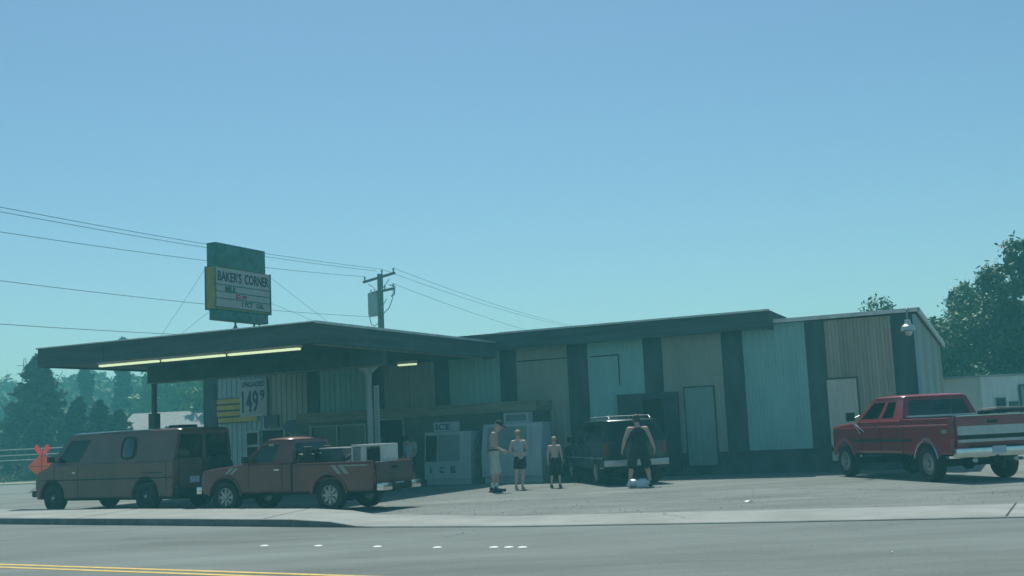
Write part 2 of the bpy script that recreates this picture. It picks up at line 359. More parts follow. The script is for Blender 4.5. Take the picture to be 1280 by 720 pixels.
crack(5.5, 26.5, 8.5, 22.4, -.003, .03, 5); crack(-2.2, 24.0, 1.9, 28.4, -.003, .03, 6); crack(2.4, 20.3, 2.9, 18.7, .0235, .015, 7)
# cross street strip and far kerb on the left
sheet('far_pavement', [(-60, 66.2), (-24.6, 62.7), (-14, 61.6), (-14, 60.6), (-24.6, 61.4), (-60, 64.4)], .06, M['concrete'])

# ================================================================= WAREHOUSE (local frame: x along the front wall, y into the building)
BC = (11.135, 32.145, 0); BR = R(-25)
wh = empty('warehouse', BC, BR, 'long metal warehouse store with alternating pale corrugated panels and dark battens', 'building')
ZB, ZT = .66, 4.14
part('foundation', M['foundation'], wh, lambda b: (b.bx(-24.95, -12.9, .02, 11, -.1, ZB), b.bx(-12.9, 0, .02, 6.6, -.1, ZB)))
part('wall_core', M['strip'], wh, lambda b: (b.bx(-24.9, -3.5, .09, 11, ZB, 4.30), b.prism([(.09, ZB), (6.55, ZB), (6.55, 3.62), (.09, 4.25)], -3.5, -.05, axis='x')))
def corr(b, x0, x1, z0, z1, y=0., per=.21, amp=.028, zfun=None):
    n = max(1, round((x1-x0)/per)); per = (x1-x0)/n; pts = []
    for i in range(n):
        a = x0+i*per; pts += [(a, y), (a+per*.52, y), (a+per*.62, y-amp), (a+per*.90, y-amp)]
    pts.append((x1, y)); vs = []
    for x, yy in pts: vs += [(x, yy, z0), (x, yy, zfun(x) if zfun else z1), (x, .085, z0), (x, .085, zfun(x) if zfun else z1)]
    fs = []
    for i in range(len(pts)-1):
        a = i*4; c = a+4; fs += [(a, c, c+1, a+1), (a+1, c+1, c+3, a+3), (a, a+2, c+2, c)]
    e = (len(pts)-1)*4; fs += [(0, 1, 3, 2), (e, e+2, e+3, e+1)]
    b._add(vs, fs)
BAT = [(-24.96, -24.33), (-22.2, -22.08+.0), (-20.36, -19.86), (-17.9, -17.26), (-15.25, -14.74), (-12.84, -12.27), (-10.47, -9.80), (-7.95, -7.37), (-5.50, -4.88), (-3.03, -2.49), (-.64, 0)]
PAN = [(-24.33, -22.14, 'pale'), (-22.14, -20.36, 'tan'), (-19.86, -17.9, 'teal'), (-17.26, -15.25, 'tan'), (-14.74, -12.84, 'teal'), (-12.27, -10.47, 'tan'), (-9.80, -7.95, 'teal'), (-7.37, -5.5, 'tan'), (-4.88, -3.03, 'teal'), (-2.49, -.64, 'rust')]
for x0, x1, m in PAN:
    part('wall_panel', M[m], wh, lambda b: corr(b, x0, x1, ZB, 4.28 if x1 < -3.9 else 4.27, amp=.045 if m == 'rust' else .03, zfun=(lambda x: 4.28 if x < -3.9 else 4.30) if x0 == -4.88 else None),
         label={'pale': 'pale blue corrugated wall panel', 'tan': 'tan corrugated wall panel', 'teal': 'pale green corrugated wall panel', 'rust': 'rust streaked tan corrugated wall panel'}[m])
for x0, x1 in BAT:
    if x1-x0 > .2: part('batten', M['strip'], wh, lambda b: b.bx(x0+.003, x1-.003, -.035, .085, ZB-.02, 4.3))
# slits and scars on the panels
part('panel_seam', M['seam'], wh, lambda b: (b.bx(-12.2, -10.5, -.036, -.03, 3.74, 3.77)))
part('panel_seam', M['seam'], wh, lambda b: (b.bx(-9.7, -8.75, -.036, -.03, 3.72, 3.75), b.bx(-8.78, -8.75, -.036, -.03, 2.8, 3.72)))
# main roof with deep fascia
def mroof(b):
    b.prism([(-.52, 4.62), (-.52, 4.68), (11.3, 4.40), (11.3, 4.30)], -25.35, -3.93, axis='x')
part('roof', M['roof'], wh, mroof)
part('fascia', M['fascia'], wh, lambda b: (b.bx(-25.35, -3.93, -.50, -.40, 4.14, 4.617), b.prism([(-.40, 4.14), (-.40, 4.617), (5.5, 4.50), (5.5, 4.05)], -4.03, -3.93, axis='x'), b.bx(-25.35, -25.25, -.4, 8, 4.1, 4.42)))
part('soffit', M['soffit'], wh, lambda b: b.bx(-25.24, -4.035, -.395, -.04, 4.29, 4.31))
part('roof_edge', M['flash'], wh, lambda b: b.bx(-12.6, -3.90, -.545, -.522, 4.645, 4.70))
# right hand section: lean roof falling to the back
part('roof', M['roof'], wh, lambda b: b.prism([(-.10, 4.33), (-.10, 4.40), (6.85, 3.78), (6.85, 3.70)], -3.9, .10, axis='x'), label='sheet roof over the right hand section')
part('roof_edge', M['trimwhite'], wh, lambda b: (b.bx(-3.9, .16, -.165, -.105, 4.31, 4.42)), label='white roof edge trim')
part('roof_edge', M['trimwhite'], wh, lambda b: b.prism([(-.165, 4.26), (-.165, 4.42), (6.95, 3.80), (6.95, 3.64)], .105, .16, axis='x'), label='white sloping roof edge trim')
# side wall panels on the right end
cols = ['pale', 'tan', 'pale', 'tan', 'pale', 'rust']
for i in range(6):
    y0, y1 = i*1.1, (i+1)*1.1
    def side(b):
        n = 5; vs = []; fs = []; P = []
        for k in range(n):
            a = y0+(y1-y0)*k/n; q = (y1-y0)/n; P += [(a, 0), (a+q*.5, 0), (a+q*.62, .028), (a+q*.88, .028)]
        P.append((y1, 0))
        for y, x in P: zt = 4.28-(y*.092); vs += [(x+.0, y, ZB), (x, y, zt), (-.045, y, ZB), (-.045, y, zt)]
        for j in range(len(P)-1): a = j*4; c = a+4; fs += [(a, a+1, c+1, c), (a+1, a+3, c+3, c+1), (a+2, a, c, c+2)]
        b._add(vs, fs)
    part('wall_panel', M[cols[i]], wh, side, label='corrugated end wall panel')
part('corner_trim', M['pale'], wh, lambda b: b.bx(-.055, .045, -.06, -.002, .3, 4.25))
# doors
def mdoor(x0, x1, z0, z1, m, lab):
    d = part('door', M[m], wh, lambda b: corr(b, x0+.04, x1-.04, z0, z1-.05, y=-.07, per=.16, amp=.015), label=lab)
    part('door_frame', M['strip'], d, lambda b: (b.bx(x0, x0+.03, -.075, -.04, z0, z1), b.bx(x1-.03, x1, -.075, -.04, z0, z1), b.bx(x0, x1, -.075, -.04, z1-.035, z1)))
    part('door_handle', M['steel'], d, lambda b: b.bx(x1-.16, x1-.12, -.13, -.09, z0+1.0, z0+1.14))
mdoor(-6.75, -5.80, .28, 2.62, 'mdoor', 'corrugated pale metal door in tan wall'); mdoor(-2.56, -1.66, .29, 2.62, 'trail', 'plain pale door behind the red pickup')
# dark recessed entry beside the dark vehicle
en = part('entrance', M['pump'], wh, lambda b: (b.bx(-8.85, -8.05, -.13, -.04, .1, 2.5), b.bx(-7.33, -6.92, -.13, -.04, .1, 2.5), b.bx(-8.05, -7.33, -.13, -.04, 2.3, 2.5)), label='dark boarded entrance surround')
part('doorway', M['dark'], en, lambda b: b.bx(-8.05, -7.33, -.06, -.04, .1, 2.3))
part('door_frame', M['strip'], en, lambda b: (b.bx(-8.08, -8.04, -.16, -.132, .1, 2.3), b.bx(-7.37, -7.33, -.16, -.132, .1, 2.3), b.bx(-8.08, -7.33, -.16, -.132, 2.3, 2.33)))
# projecting storefront
N1 = -1.2
sf = part('storefront', M['tanwall'], wh, lambda b: (b.bx(-19.9, -19.45, N1, -.04, 0, 2.14), b.bx(-19.45, -17.25, N1, N1+.12, 0, .95), b.bx(-17.25, -16.9, N1, -.04, 0, 2.14), b.bx(-15.8, -11.15, N1, -.04, 0, 2.14),
      b.bx(-19.45, -17.25, N1, N1+.12, 2.02, 2.14), b.bx(-19.45, -15.8, -.3, -.05, 0, 2.14)), label='low projecting brown storefront')
part('band', M['tanband'], sf, lambda b: (b.bx(-19.98, -11.07, N1-.06, N1, 2.14, 2.46), b.bx(-19.98, -11.07, N1, -.04, 2.16, 2.44)))
wf = part('window_frame', M['post'], sf, lambda b: [b.bx(x, x+.05, N1-.03, N1+.02, .95, 2.02) for x in (-19.45, -18.4, -17.30)]+[b.bx(-19.40, -17.3, N1-.03, N1+.02, 1.98, 2.02)])
part('pane', M['dglass'], wf, lambda b: b.bx(-19.4, -17.3, N1+.04, N1+.05, .96, 1.98))
part('shelf', M['trimwhite'], sf, lambda b: [b.bx(a, c, N1+.2, N1+.5, z, z+.04) for z in (1.25, 1.62) for a, c in ((-19.2, -18.45), (-18.3, -17.4))])
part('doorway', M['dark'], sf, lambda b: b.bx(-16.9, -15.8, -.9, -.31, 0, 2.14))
part('door_frame', M['post'], sf, lambda b: (b.bx(-15.84, -15.79, N1-.03, N1+.03, 0, 2.13), b.bx(-16.9, -15.84, N1-.03, N1+.03, 2.09, 2.13)))
part('wall_sign', M['blue'], sf, lambda b: b.lathe([(.001, N1-.03), (.13, N1-.03), (.13, N1-.005), (.001, N1-.005)], 20, 'y', (-15.35, 0, 1.78)))
# door and little windows behind the pump area, far left
dl = part('door', M['post'], wh, lambda b: (b.bx(-23.05, -22.97, -.09, -.035, .3, 2.0), b.bx(-22.5, -22.42, -.09, -.035, .3, 2.0), b.bx(-22.97, -22.5, -.09, -.035, 1.92, 2.0), b.bx(-22.97, -22.5, -.09, -.035, 1.42, 1.50)), label='white framed glass door')
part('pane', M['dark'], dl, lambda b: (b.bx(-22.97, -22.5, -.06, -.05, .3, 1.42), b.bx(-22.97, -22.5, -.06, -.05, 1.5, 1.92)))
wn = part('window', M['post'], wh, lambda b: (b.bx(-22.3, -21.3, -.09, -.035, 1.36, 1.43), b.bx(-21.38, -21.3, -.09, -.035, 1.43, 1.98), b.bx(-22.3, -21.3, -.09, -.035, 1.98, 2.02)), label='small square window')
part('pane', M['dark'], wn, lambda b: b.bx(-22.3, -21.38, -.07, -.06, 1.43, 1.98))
part('vent', M['pump'], wh, lambda b: b.bx(-22.2, -21.6, -.10, -.04, 2.08, 2.5))

def on_wall(u, n, z):   # warehouse frame -> world
    c, s = math.cos(BR), math.sin(BR); return (BC[0]+u*c-n*s, BC[1]+u*s+n*c, z)
def wempty(name, u, n, z, *a, **k): return empty(name, on_wall(u, n, z), BR, *a, **k)

# things fixed to the wall
ys = wempty('slatted_sign', -23.4, -.05, 2.3, 'yellow slatted board on the pale blue wall beneath the canopy', 'sign')
for i in range(4):
    part('slat', M['yslat'], ys, lambda b: b.box((-.25 if i else .05, -.05, .10+i*.225+.02), (1.25 if i else 1.75, .03, .165)))
part('backing', M['strip'], ys, lambda b: b.bx(-.86, .4, -.03, 0, 0, .9))
ps = wempty('price_sign', -22.62, -.08, 2.5, 'white petrol price sign reading UNLEADED 149 high on the wall', 'sign')
part('board', M['signboard'], ps, lambda b: b.bx(-.6, .6, -.06, 0, 0, 1.32, .01))
X, Z = (1, 0, 0), (0, 0, 1)
text('lettering', 'UNLEADED', M['ink'], ps, (-.5, -.061, 1.05), X, Z, 1.0, .19, fat=.03)
text('lettering', '149', M['ink'], ps, (-.5, -.061, .14), X, Z, .72, .78, fat=.02)
text('lettering', '9', M['ink'], ps, (.30, -.061, .55), X, Z, .2, .38, fat=.02)
bs = wempty('blue_notice', -20.95, -.06, 1.95, 'small faded blue notice on tan wall right of the price sign', 'sign')
part('board', M['blue'], bs, lambda b: b.lathe([(.001, -.05), (.42, -.05), (.42, -.02), (.001, -.02)], 20, 'y', (0, 0, .22)).bm.transform(Matrix.Diagonal((1, 1, .55, 1))))
# gooseneck lamp at the right corner
gl = wempty('wall_lamp', -.14, -.19, 3.75, 'bell-shaped wall lamp on a gooseneck at the right roof corner', 'lamp')
part('gooseneck', M['steel'], gl, lambda b: b.tube([(0, .02, .62), (0, -.12, .66), (0, -.3, .60), (0, -.34, .45), (0, -.34, .28)], .022))
part('lamp_housing', M['flash'], gl, lambda b: b.lathe([(.001, .33), (.07, .32), (.09, .2), (.17, .14), (.20, .02), (.17, .0), (.15, .1), (.001, .15)], 24, 'z', (0, -.34, 0)))
part('bulb', M['lamp'], gl, lambda b: b.ball((0, -.34, -.02), .11, (1, 1, 1.1)))

# ================================================================= CANOPY
cp = wempty('canopy', -17.4, -5.2, 0, 'flat dark fuel canopy reaching out from the store on two posts', 'canopy')
def cl(u, n): return (u+17.4, n+5.2)
x0, y0 = cl(-22.0, -10.4); x1, y1 = cl(-12.74, -.55)
part('fascia', M['fascia'], cp, lambda b: (b.bx(x0, x1, y0, y0+.08, 3.88, 4.38), b.bx(x0, x0+.08, y0+.08, y1, 3.88, 4.38), b.bx(x1-.08, x1, y0+.08, y1, 3.88, 4.38), [(b.bx(x0-.012, x1+.012, y0-.012, y0-.001, z, z+.012), b.bx(x1+.001, x1+.012, y0, y1, z, z+.012)) for z in (3.885, 4.0, 4.12, 4.24)], [b.bx(x0+k, x0+k+.012, y0-.008, y0-.001, 3.9, 4.36) for k in (2.4, 4.8, 7.2)], [b.bx(x1+.001, x1+.008, y0+k, y0+k+.012, 3.9, 4.36) for k in (2.4, 4.8, 7.2)]))
part('roof_deck', M['roof'], cp, lambda b: b.bx(x0-.03, x1+.03, y0-.03, y1, 4.383, 4.41))
part('roof_edge', M['flash'], cp, lambda b: (b.bx(x1+.003, x1+.04, y0-.04, y1, 4.36, 4.425), b.bx(x0-.04, x1+.003, y0-.045, y0-.032, 4.395, 4.425)))
part('soffit', M['soffit'], cp, lambda b: b.bx(x0+.085, x1-.085, y0+.085, y1, 3.93, 3.98))
xb0, yb = cl(-21.0, -7.1); xb1, _ = cl(-12.85, -7.1)
part('beam', M['soffit'], cp, lambda b: (b.bx(xb0, xb1, yb-.12, yb+.12, 3.43, 3.925)))
part('trim_strip', M['tanband'], cp, lambda b: (b.bx(xb0, xb1, yb-.15, yb-.122, 3.43, 3.46), b.bx(x1-.14, x1-.10, y0+.1, y1, 3.84, 3.926)))
for u in (-20.85, -13.36):
    px, py = cl(u, -7.1)
    po = part('post', M['post'] if u > -15 else M['wood'], cp, lambda b: (b.bx(px-.055, px+.055, py-.055, py+.055, 0, 3.427), b.bx(px-.15, px+.15, py-.15, py+.15, 0, .03)), label='pale square steel canopy post' if u > -15 else 'dark canopy post standing behind the van')
    if u > -15:
        part('bracket', M['post'], po, lambda b: (b.prism([(px-.32, 3.427), (px-.07, 3.427), (px-.07, 3.25)], py-.03, py+.03), b.prism([(px+.07, 3.427), (px+.30, 3.427), (px+.07, 3.25)], py-.03, py+.03)))
    else:
        part('collar', M['soffit'], po, lambda b: b.bx(px-.12, px+.12, py-.12, py+.12, .0, 2.55))
# narrow upright sign on the post
vs_ = wempty('post_sign', -13.12, -7.16, .9, 'tall narrow white sign of stacked lettering beside the pale canopy post', 'sign')
part('board', M['signboard'], vs_, lambda b: b.bx(-.05, .09, -.02, .02, 0, 2.02, .004))
t_ = MB()
for i in range(26):     # unreadable small print as short bars
    w_ = .03+.012*((i*7) % 3); t_.bx(.02-w_, .02+w_, -.026, -.021, .06+i*.074, .06+i*.074+.045)
t_.build('print', M['icegrey'], vs_, angle=None)
# fluorescent fittings under the front edge
for i, (ua, ub, n, lb) in enumerate(((-20.2, -18.15, -9.9, 'lit fluorescent fitting under the canopy front, leftmost of three'), (-18.0, -15.95, -9.9, 'lit fluorescent fitting under the canopy front, middle of three'), (-15.8, -13.6, -9.9, 'lit fluorescent fitting under the canopy front, nearest the corner'), (-15.75, -15.1, -1.5, 'short lit fluorescent fitting near the store wall under the canopy'))):
    h = (ub-ua)/2; lt = wempty('ceiling_light', (ua+ub)/2, n, 3.73, lb, 'lamp', 'fluorescent fittings under the canopy')
    part('housing', M['trimwhite'], lt, lambda b: b.bx(-h-.04, h+.04, -.07, .07, .12, .20))
    part('tube', M['tube'], lt, lambda b: (b.tube([(-h, -.04, .09), (h, -.04, .09)], .026), b.tube([(-h, .04, .09), (h, .04, .09)], .026)))

# ================================================================= ROOF SIGN
sg = wempty('roof_sign', -16.35, -8.75, 4.41, 'faded green and yellow roof sign reading BAKER\'S CORNER standing on the canopy roof', 'sign')
part('top_box', M['sgreen'], sg, lambda b: b.bx(-.15, .15, -1.13, .97, 1.78, 2.42, .012))
part('cabinet', M['syellow'], sg, lambda b: b.bx(-.17, .155, -1.17, 1.15, .66, 1.775, .01))
part('edge_trim', M['sgreen'], sg, lambda b: (b.bx(-.18, -.155, -1.19, 1.17, .64, 1.79), b.bx(-.155, .18, -1.19, 1.17, .64, .658), b.bx(.15, .18, -1.195, -1.172, .64, 1.79), b.bx(.15, .18, 1.152, 1.175, .64, 1.79)))
part('lower_box', M['sgreen'], sg, lambda b: b.bx(-.15, .15, -1.06, 1.06, .38, .638, .012))
fc = part('sign_face', M['slit'], sg, lambda b: b.bx(.156, .165, -1.14, 1.12, .72, 1.75))
part('row_rail', M['sgreen'], fc, lambda b: [b.bx(.166, .178, -1.14, 1.12, z, z+.025) for z in (.93, 1.11, 1.29)]+[b.bx(.166, .176, -1.14, 1.12, .70, .72)])
Y = (0, 1, 0)
def st(s, y, z, w, h, m='ink', fat=.02): text('lettering', s, M[m], fc, (.166, y, z), Y, Z, w, h, fat=fat)
st('BAKER\'S', -1.08, 1.40, .98, .27); st('CORNER', .03, 1.40, 1.05, .27)
st('MILK', -.78, 1.135, .46, .14, 'green_ink', .03); st('$2.49', -.36, .955, .48, .14, 'red_ink', .03)
st('1', -.10, .775, .04, .14, 'red_ink', .03); st('PCT', .03, .775, .33, .14, 'green_ink', .03); st('GAL', .52, .775, .33, .14, 'green_ink', .03)
part('leg', M['steel'], sg, lambda b: b.tube([(0, -.18, .38), (0, -.18, 0)], .03))
part('leg', M['steel'], sg, lambda b: (b.tube([(0, -.18, .3), (0, -.40, 0)], .02), b.tube([(0, -.18, .3), (0, .05, 0)], .02)))
part('leg', M['steel'], sg, lambda b: b.tube([(0, .62, .38), (0, .62, 0)], .03))
part('leg', M['steel'], sg, lambda b: b.tube([(0, .85, .38), (0, .85, 0)], .02))
for a, b_, l in (((-.17, -1.18, 1.72), (-1.7, -1.2, .02), 'thin guy wire from the upper left edge of the roof sign'), ((-.17, -1.05, .6), (-1.4, -.9, .02), 'thin guy wire from the lower left edge of the roof sign'),
                 ((.15, 1.15, 1.72), (2.2, 1.6, .02), 'thin guy wire from the upper right edge of the roof sign'), ((.15, 1.12, 1.0), (2.6, .6, .02), 'thin guy wire from the middle right edge of the roof sign')):
    o = part('guy_wire', M['wire'], sg, lambda b: b.tube([a, b_], .0038, 5), label=l)

# ================================================================= POWER POLE AND LINES
pp = empty('utility_pole', (-8.0, 70, 0), 0, 'wooden utility pole with two crossarms and transformer behind the store', 'utility pole')
part('pole', M['wood'], pp, lambda b: b.tube([(-.1, 0, 0), (0, 0, 11.45)], [.24, .17], 12))
for z, a, h in ((11.25, (-1.15, 1.0, -.12), (.98, -.8, .12)), (10.4, (-.62, .5, -.05), (.85, -.6, .05))):
    part('crossarm', M['wood'], pp, lambda b: b.tube([(a[0], a[1], z+a[2]), (h[0], h[1], z+h[2])], .09, 4))
part('brace', M['steel'], pp, lambda b: (b.tube([(-.8, .65, 10.95), (0, -.15, 10.3)], .025, 5), b.tube([(.6, -.45, 11.05), (.05, -.15, 10.4)], .025, 5), b.tube([(.4, -.3, 9.9), (.05, -.15, 9.35)], .025, 5)))
tr = part('transformer', M['trans'], pp, lambda b: b.lathe([(.001, 8.85), (.28, 8.88), (.31, 9.0), (.31, 10.2), (.28, 10.28), (.001, 10.3)], 20, 'z', (-.46, -.15, 0)))
part('bushing', M['trimwhite'], tr, lambda b: (b.tube([(-.56, -.15, 10.25), (-.56, -.15, 10.5)], .04), b.tube([(-.34, -.15, 10.25), (-.34, -.15, 10.5)], .04)))
for p in ((-1.05, .9, 11.2), (.9, -.75, 11.42), (.12, 0, 11.45), (.3, -.3, 10.45), (.85, -.6, 10.5)):
    part('insulator', M['steel'], pp, lambda b: b.tube([p, (p[0], p[1], p[2]+.16), (p[0], p[1], p[2]+.26)], [.03, .06, .045], 8))
part('jumper_cable', M['wire'], pp, lambda b: (b.tube([(.85, -.6, 10.5), (.8, -.6, 9.9), (.55, -.5, 9.3), (.15, -.2, 9.0)], .025, 6), b.tube([(.62, -.5, 10.7), (.95, -.65, 10.55), (.9, -.6, 10.1), (.68, -.5, 10.0)], .04, 6),
     b.tube([(-.7, -.15, 8.9), (-.6, -.2, 8.4), (-.4, -.2, 8.25), (-.15, 0, 8.5)], .025, 6)))
def sag(a, b, s, n=16): a = Vector(a); b = Vector(b); return [a.lerp(b, i/n)-Vector((0, 0, s*4*(i/n)*(1-i/n))) for i in range(n+1)]
P0 = Vector((-8, 70, 0))
for a, b_, s, l in (((-21.12, 30, 9.957), P0+Vector((.12, 0, 11.75)), .3, 'upper overhead line running from the upper left to the pole top'),
        ((-21.12, 30, 9.793), P0+Vector((-.2, .2, 11.68)), .3, 'second overhead line running just under the uppermost one'),
        ((-21.12, 30, 8.987), P0+Vector((-1.05, .9, 11.46)), .3, 'overhead line reaching the left end of the top crossarm'),
        ((-21.12, 30, 7.483), P0+Vector((-.5, 0, 8.85)), .3, 'overhead line reaching the pole beside the transformer'),
        ((-21.12, 30, 5.880), P0+Vector((-.1, 0, 7.5)), .3, 'lowest overhead line passing behind the canopy roof'),
        (P0+Vector((.9, -.75, 11.68)), (9.5, 118, 11.2), .5, 'overhead line falling right from the top crossarm end'), (P0+Vector((.12, 0, 11.75)), (9.0, 118, 11.2), .5, 'overhead line falling right from the pole top'),
        (P0+Vector((.85, -.6, 10.75)), (7.5, 118, 10.0), .4, 'overhead line falling right from the lower crossarm'), (P0+Vector((.1, 0, 7.9)), on_wall(-14.5, 4, 4.6), .25, 'short service cable dropping from the pole to the store roof')):
    tag(part('power_line', M['wire'], None, lambda b: b.tube(sag(a, b_, s), .011, 5)), l, 'power line', 'overhead power lines')

# ================================================================= FREEZERS AND PUMPS
fz = wempty('ice_freezer', -13.86, -1.55, 0, 'white ice freezer lettered ICE, left of the two, against the storefront', 'ice freezer')
part('cabinet', M['icewhite'], fz, lambda b: (b.prism([(-.4, .17), (.3, .17), (.3, 1.62), (-.30, 1.62), (-.4, .6)], -.82, .82, .02, axis='x'), b.bx(-.78, .78, -.33, .28, 0, .17)))
part('door', M['icegrey'], fz, lambda b: b.plate([(-.32, -.335, 1.52), (-.32, -.405, .72), (.42, -.405, .72), (.42, -.335, 1.52)], .02))
part('window', M['dark'], fz, lambda b: b.plate([(-.76, -.335, 1.52), (-.76, -.405, .72), (-.38, -.405, .72), (-.38, -.335, 1.52)], .02))
for s_, x_ in (('I', -.62), ('C', -.28), ('E', .12)): text('lettering', s_, M['blueink'], fz, (x_, -.412, .36), X, Z, .06 if s_ == 'I' else .17, .2, fat=.03)
for s_, z_ in (('I', 1.2), ('C', .9), ('E', .6)): text('lettering', s_, M['blueink'], fz, (.823, -.1 if s_ != 'I' else -.05, z_), (0, 1, 0), Z, .05 if s_ == 'I' else .15, .18, fat=.03)
tp = part('header', M['icewhite'], fz, lambda b: b.bx(-.5, .38, -.28, -.16, 1.63, 1.92, .008))
text('lettering', 'ICE', M['blueink'], tp, (-.42, -.281, 1.68), X, Z, .52, .19, fat=.03)
f2 = wempty('chest_freezer', -11.6, -1.6, 0, 'larger white freezer with a wide dark window behind the shirtless man', 'ice freezer')
part('cabinet', M['icewhite'], f2, lambda b: (b.prism([(-.5, .2), (.32, .2), (.32, 1.78), (-.30, 1.78), (-.5, .9)], -1.0, 1.0, .02, axis='x'), b.bx(-.95, .95, -.4, .3, 0, .2)))
part('window', M['icegrey'], f2, lambda b: b.plate([(-.82, -.325, 1.68), (-.82, -.495, .93), (.5, -.495, .93), (.5, -.325, 1.68)], .02))
part('side_door', M['signboard'], f2, lambda b: (b.plate([(.58, -.325, 1.68), (.58, -.508, .88), (.68, -.508, .88), (.68, -.325, 1.68)], .02)))
ac = wempty('sign_box', -11.6, -1.5, 1.79, 'white box with a recessed pale panel on top of the larger freezer', 'box')
part('casing', M['icewhite'], ac, lambda b: (b.bx(-.42, .42, -.12, .2, 0, .06), b.bx(-.42, .42, -.12, .2, .25, .31), b.bx(-.42, -.34, -.12, .2, .06, .25), b.bx(.34, .42, -.12, .2, .06, .25), b.bx(-.34, .34, .1, .2, .06, .25)))
part('panel', M['icegrey'], ac, lambda b: b.bx(-.34, .34, -.02, .09, .06, .25))

# ================================================================= VEHICLES
def arch(x, r, zc, zb, n=10, fwd=True):
    a0 = math.asin(max(-1, min(1, (zb-zc)/r))); pts = []
    for i in range(n+1):
        a = math.pi-a0-(math.pi-2*a0)*i/n; pts.append((x+r*math.cos(a), zc+r*math.sin(a)))
    return pts      # from the rear to the front of the opening
def wheel(parent, x, y, r, w, mrim, style, side, name='wheel'):
    t = MB(); h = w/2; ri = r*.60
    t.lathe([(ri, -h*.8), (r*.80, -h), (r*.95, -h*.92), (r, -h*.6), (r, h*.6), (r*.95, h*.92), (r*.80, h), (ri, h*.8)], 36, 'y')
    wh_ = t.build(name, M['tyre'], parent, loc=(x, y, r))
    o = -side   # outer face direction handled by sign
    m = MB(); s = side
    m.lathe([(ri*1.0, s*h*.78), (ri*.93, s*h*.82), (ri*.88, s*h*.45), (ri*.80, s*h*.25), (.001, s*h*.25), (.001, s*h*.1), (ri*1.0, s*h*.1)], 28, 'y')
    if style == 'spoke':
        for k in range(8):
            a = k*math.pi/4; c, q = math.cos(a), math.sin(a); c2, q2 = -q, c; ww = ri*.11
            m._add([(c*ri*.2+c2*ww, s*h*.62, q*ri*.2+q2*ww), (c*ri*.2-c2*ww, s*h*.62, q*ri*.2-q2*ww), (c*ri*.92-c2*ww, s*h*.66, q*ri*.92-q2*ww), (c*ri*.92+c2*ww, s*h*.66, q*ri*.92+q2*ww),
                    (c*ri*.2+c2*ww, s*h*.3, q*ri*.2+q2*ww), (c*ri*.2-c2*ww, s*h*.3, q*ri*.2-q2*ww), (c*ri*.92-c2*ww, s*h*.3, q*ri*.92-q2*ww), (c*ri*.92+c2*ww, s*h*.3, q*ri*.92+q2*ww)],
                   [(0, 1, 2, 3), (0, 4, 5, 1), (1, 5, 6, 2), (2, 6, 7, 3), (3, 7, 4, 0)])
    else:
        m.lathe([(ri*.78, s*h*.3), (ri*.62, s*h*.62), (ri*.40, s*h*.66), (ri*.38, s*h*.3)], 28, 'y')
    m.build('rim', mrim, wh_)
    part('hub', mrim if style == 'spoke' else M['alloy'], wh_, lambda b: b.lathe([(.001, s*h*.3), (ri*.26, s*h*.3), (ri*.24, s*h*.8), (ri*.15, s*h*.9), (.001, s*h*.9)], 16, 'y'))
    return wh_
def lerp(a, b, t): return a+(b-a)*t
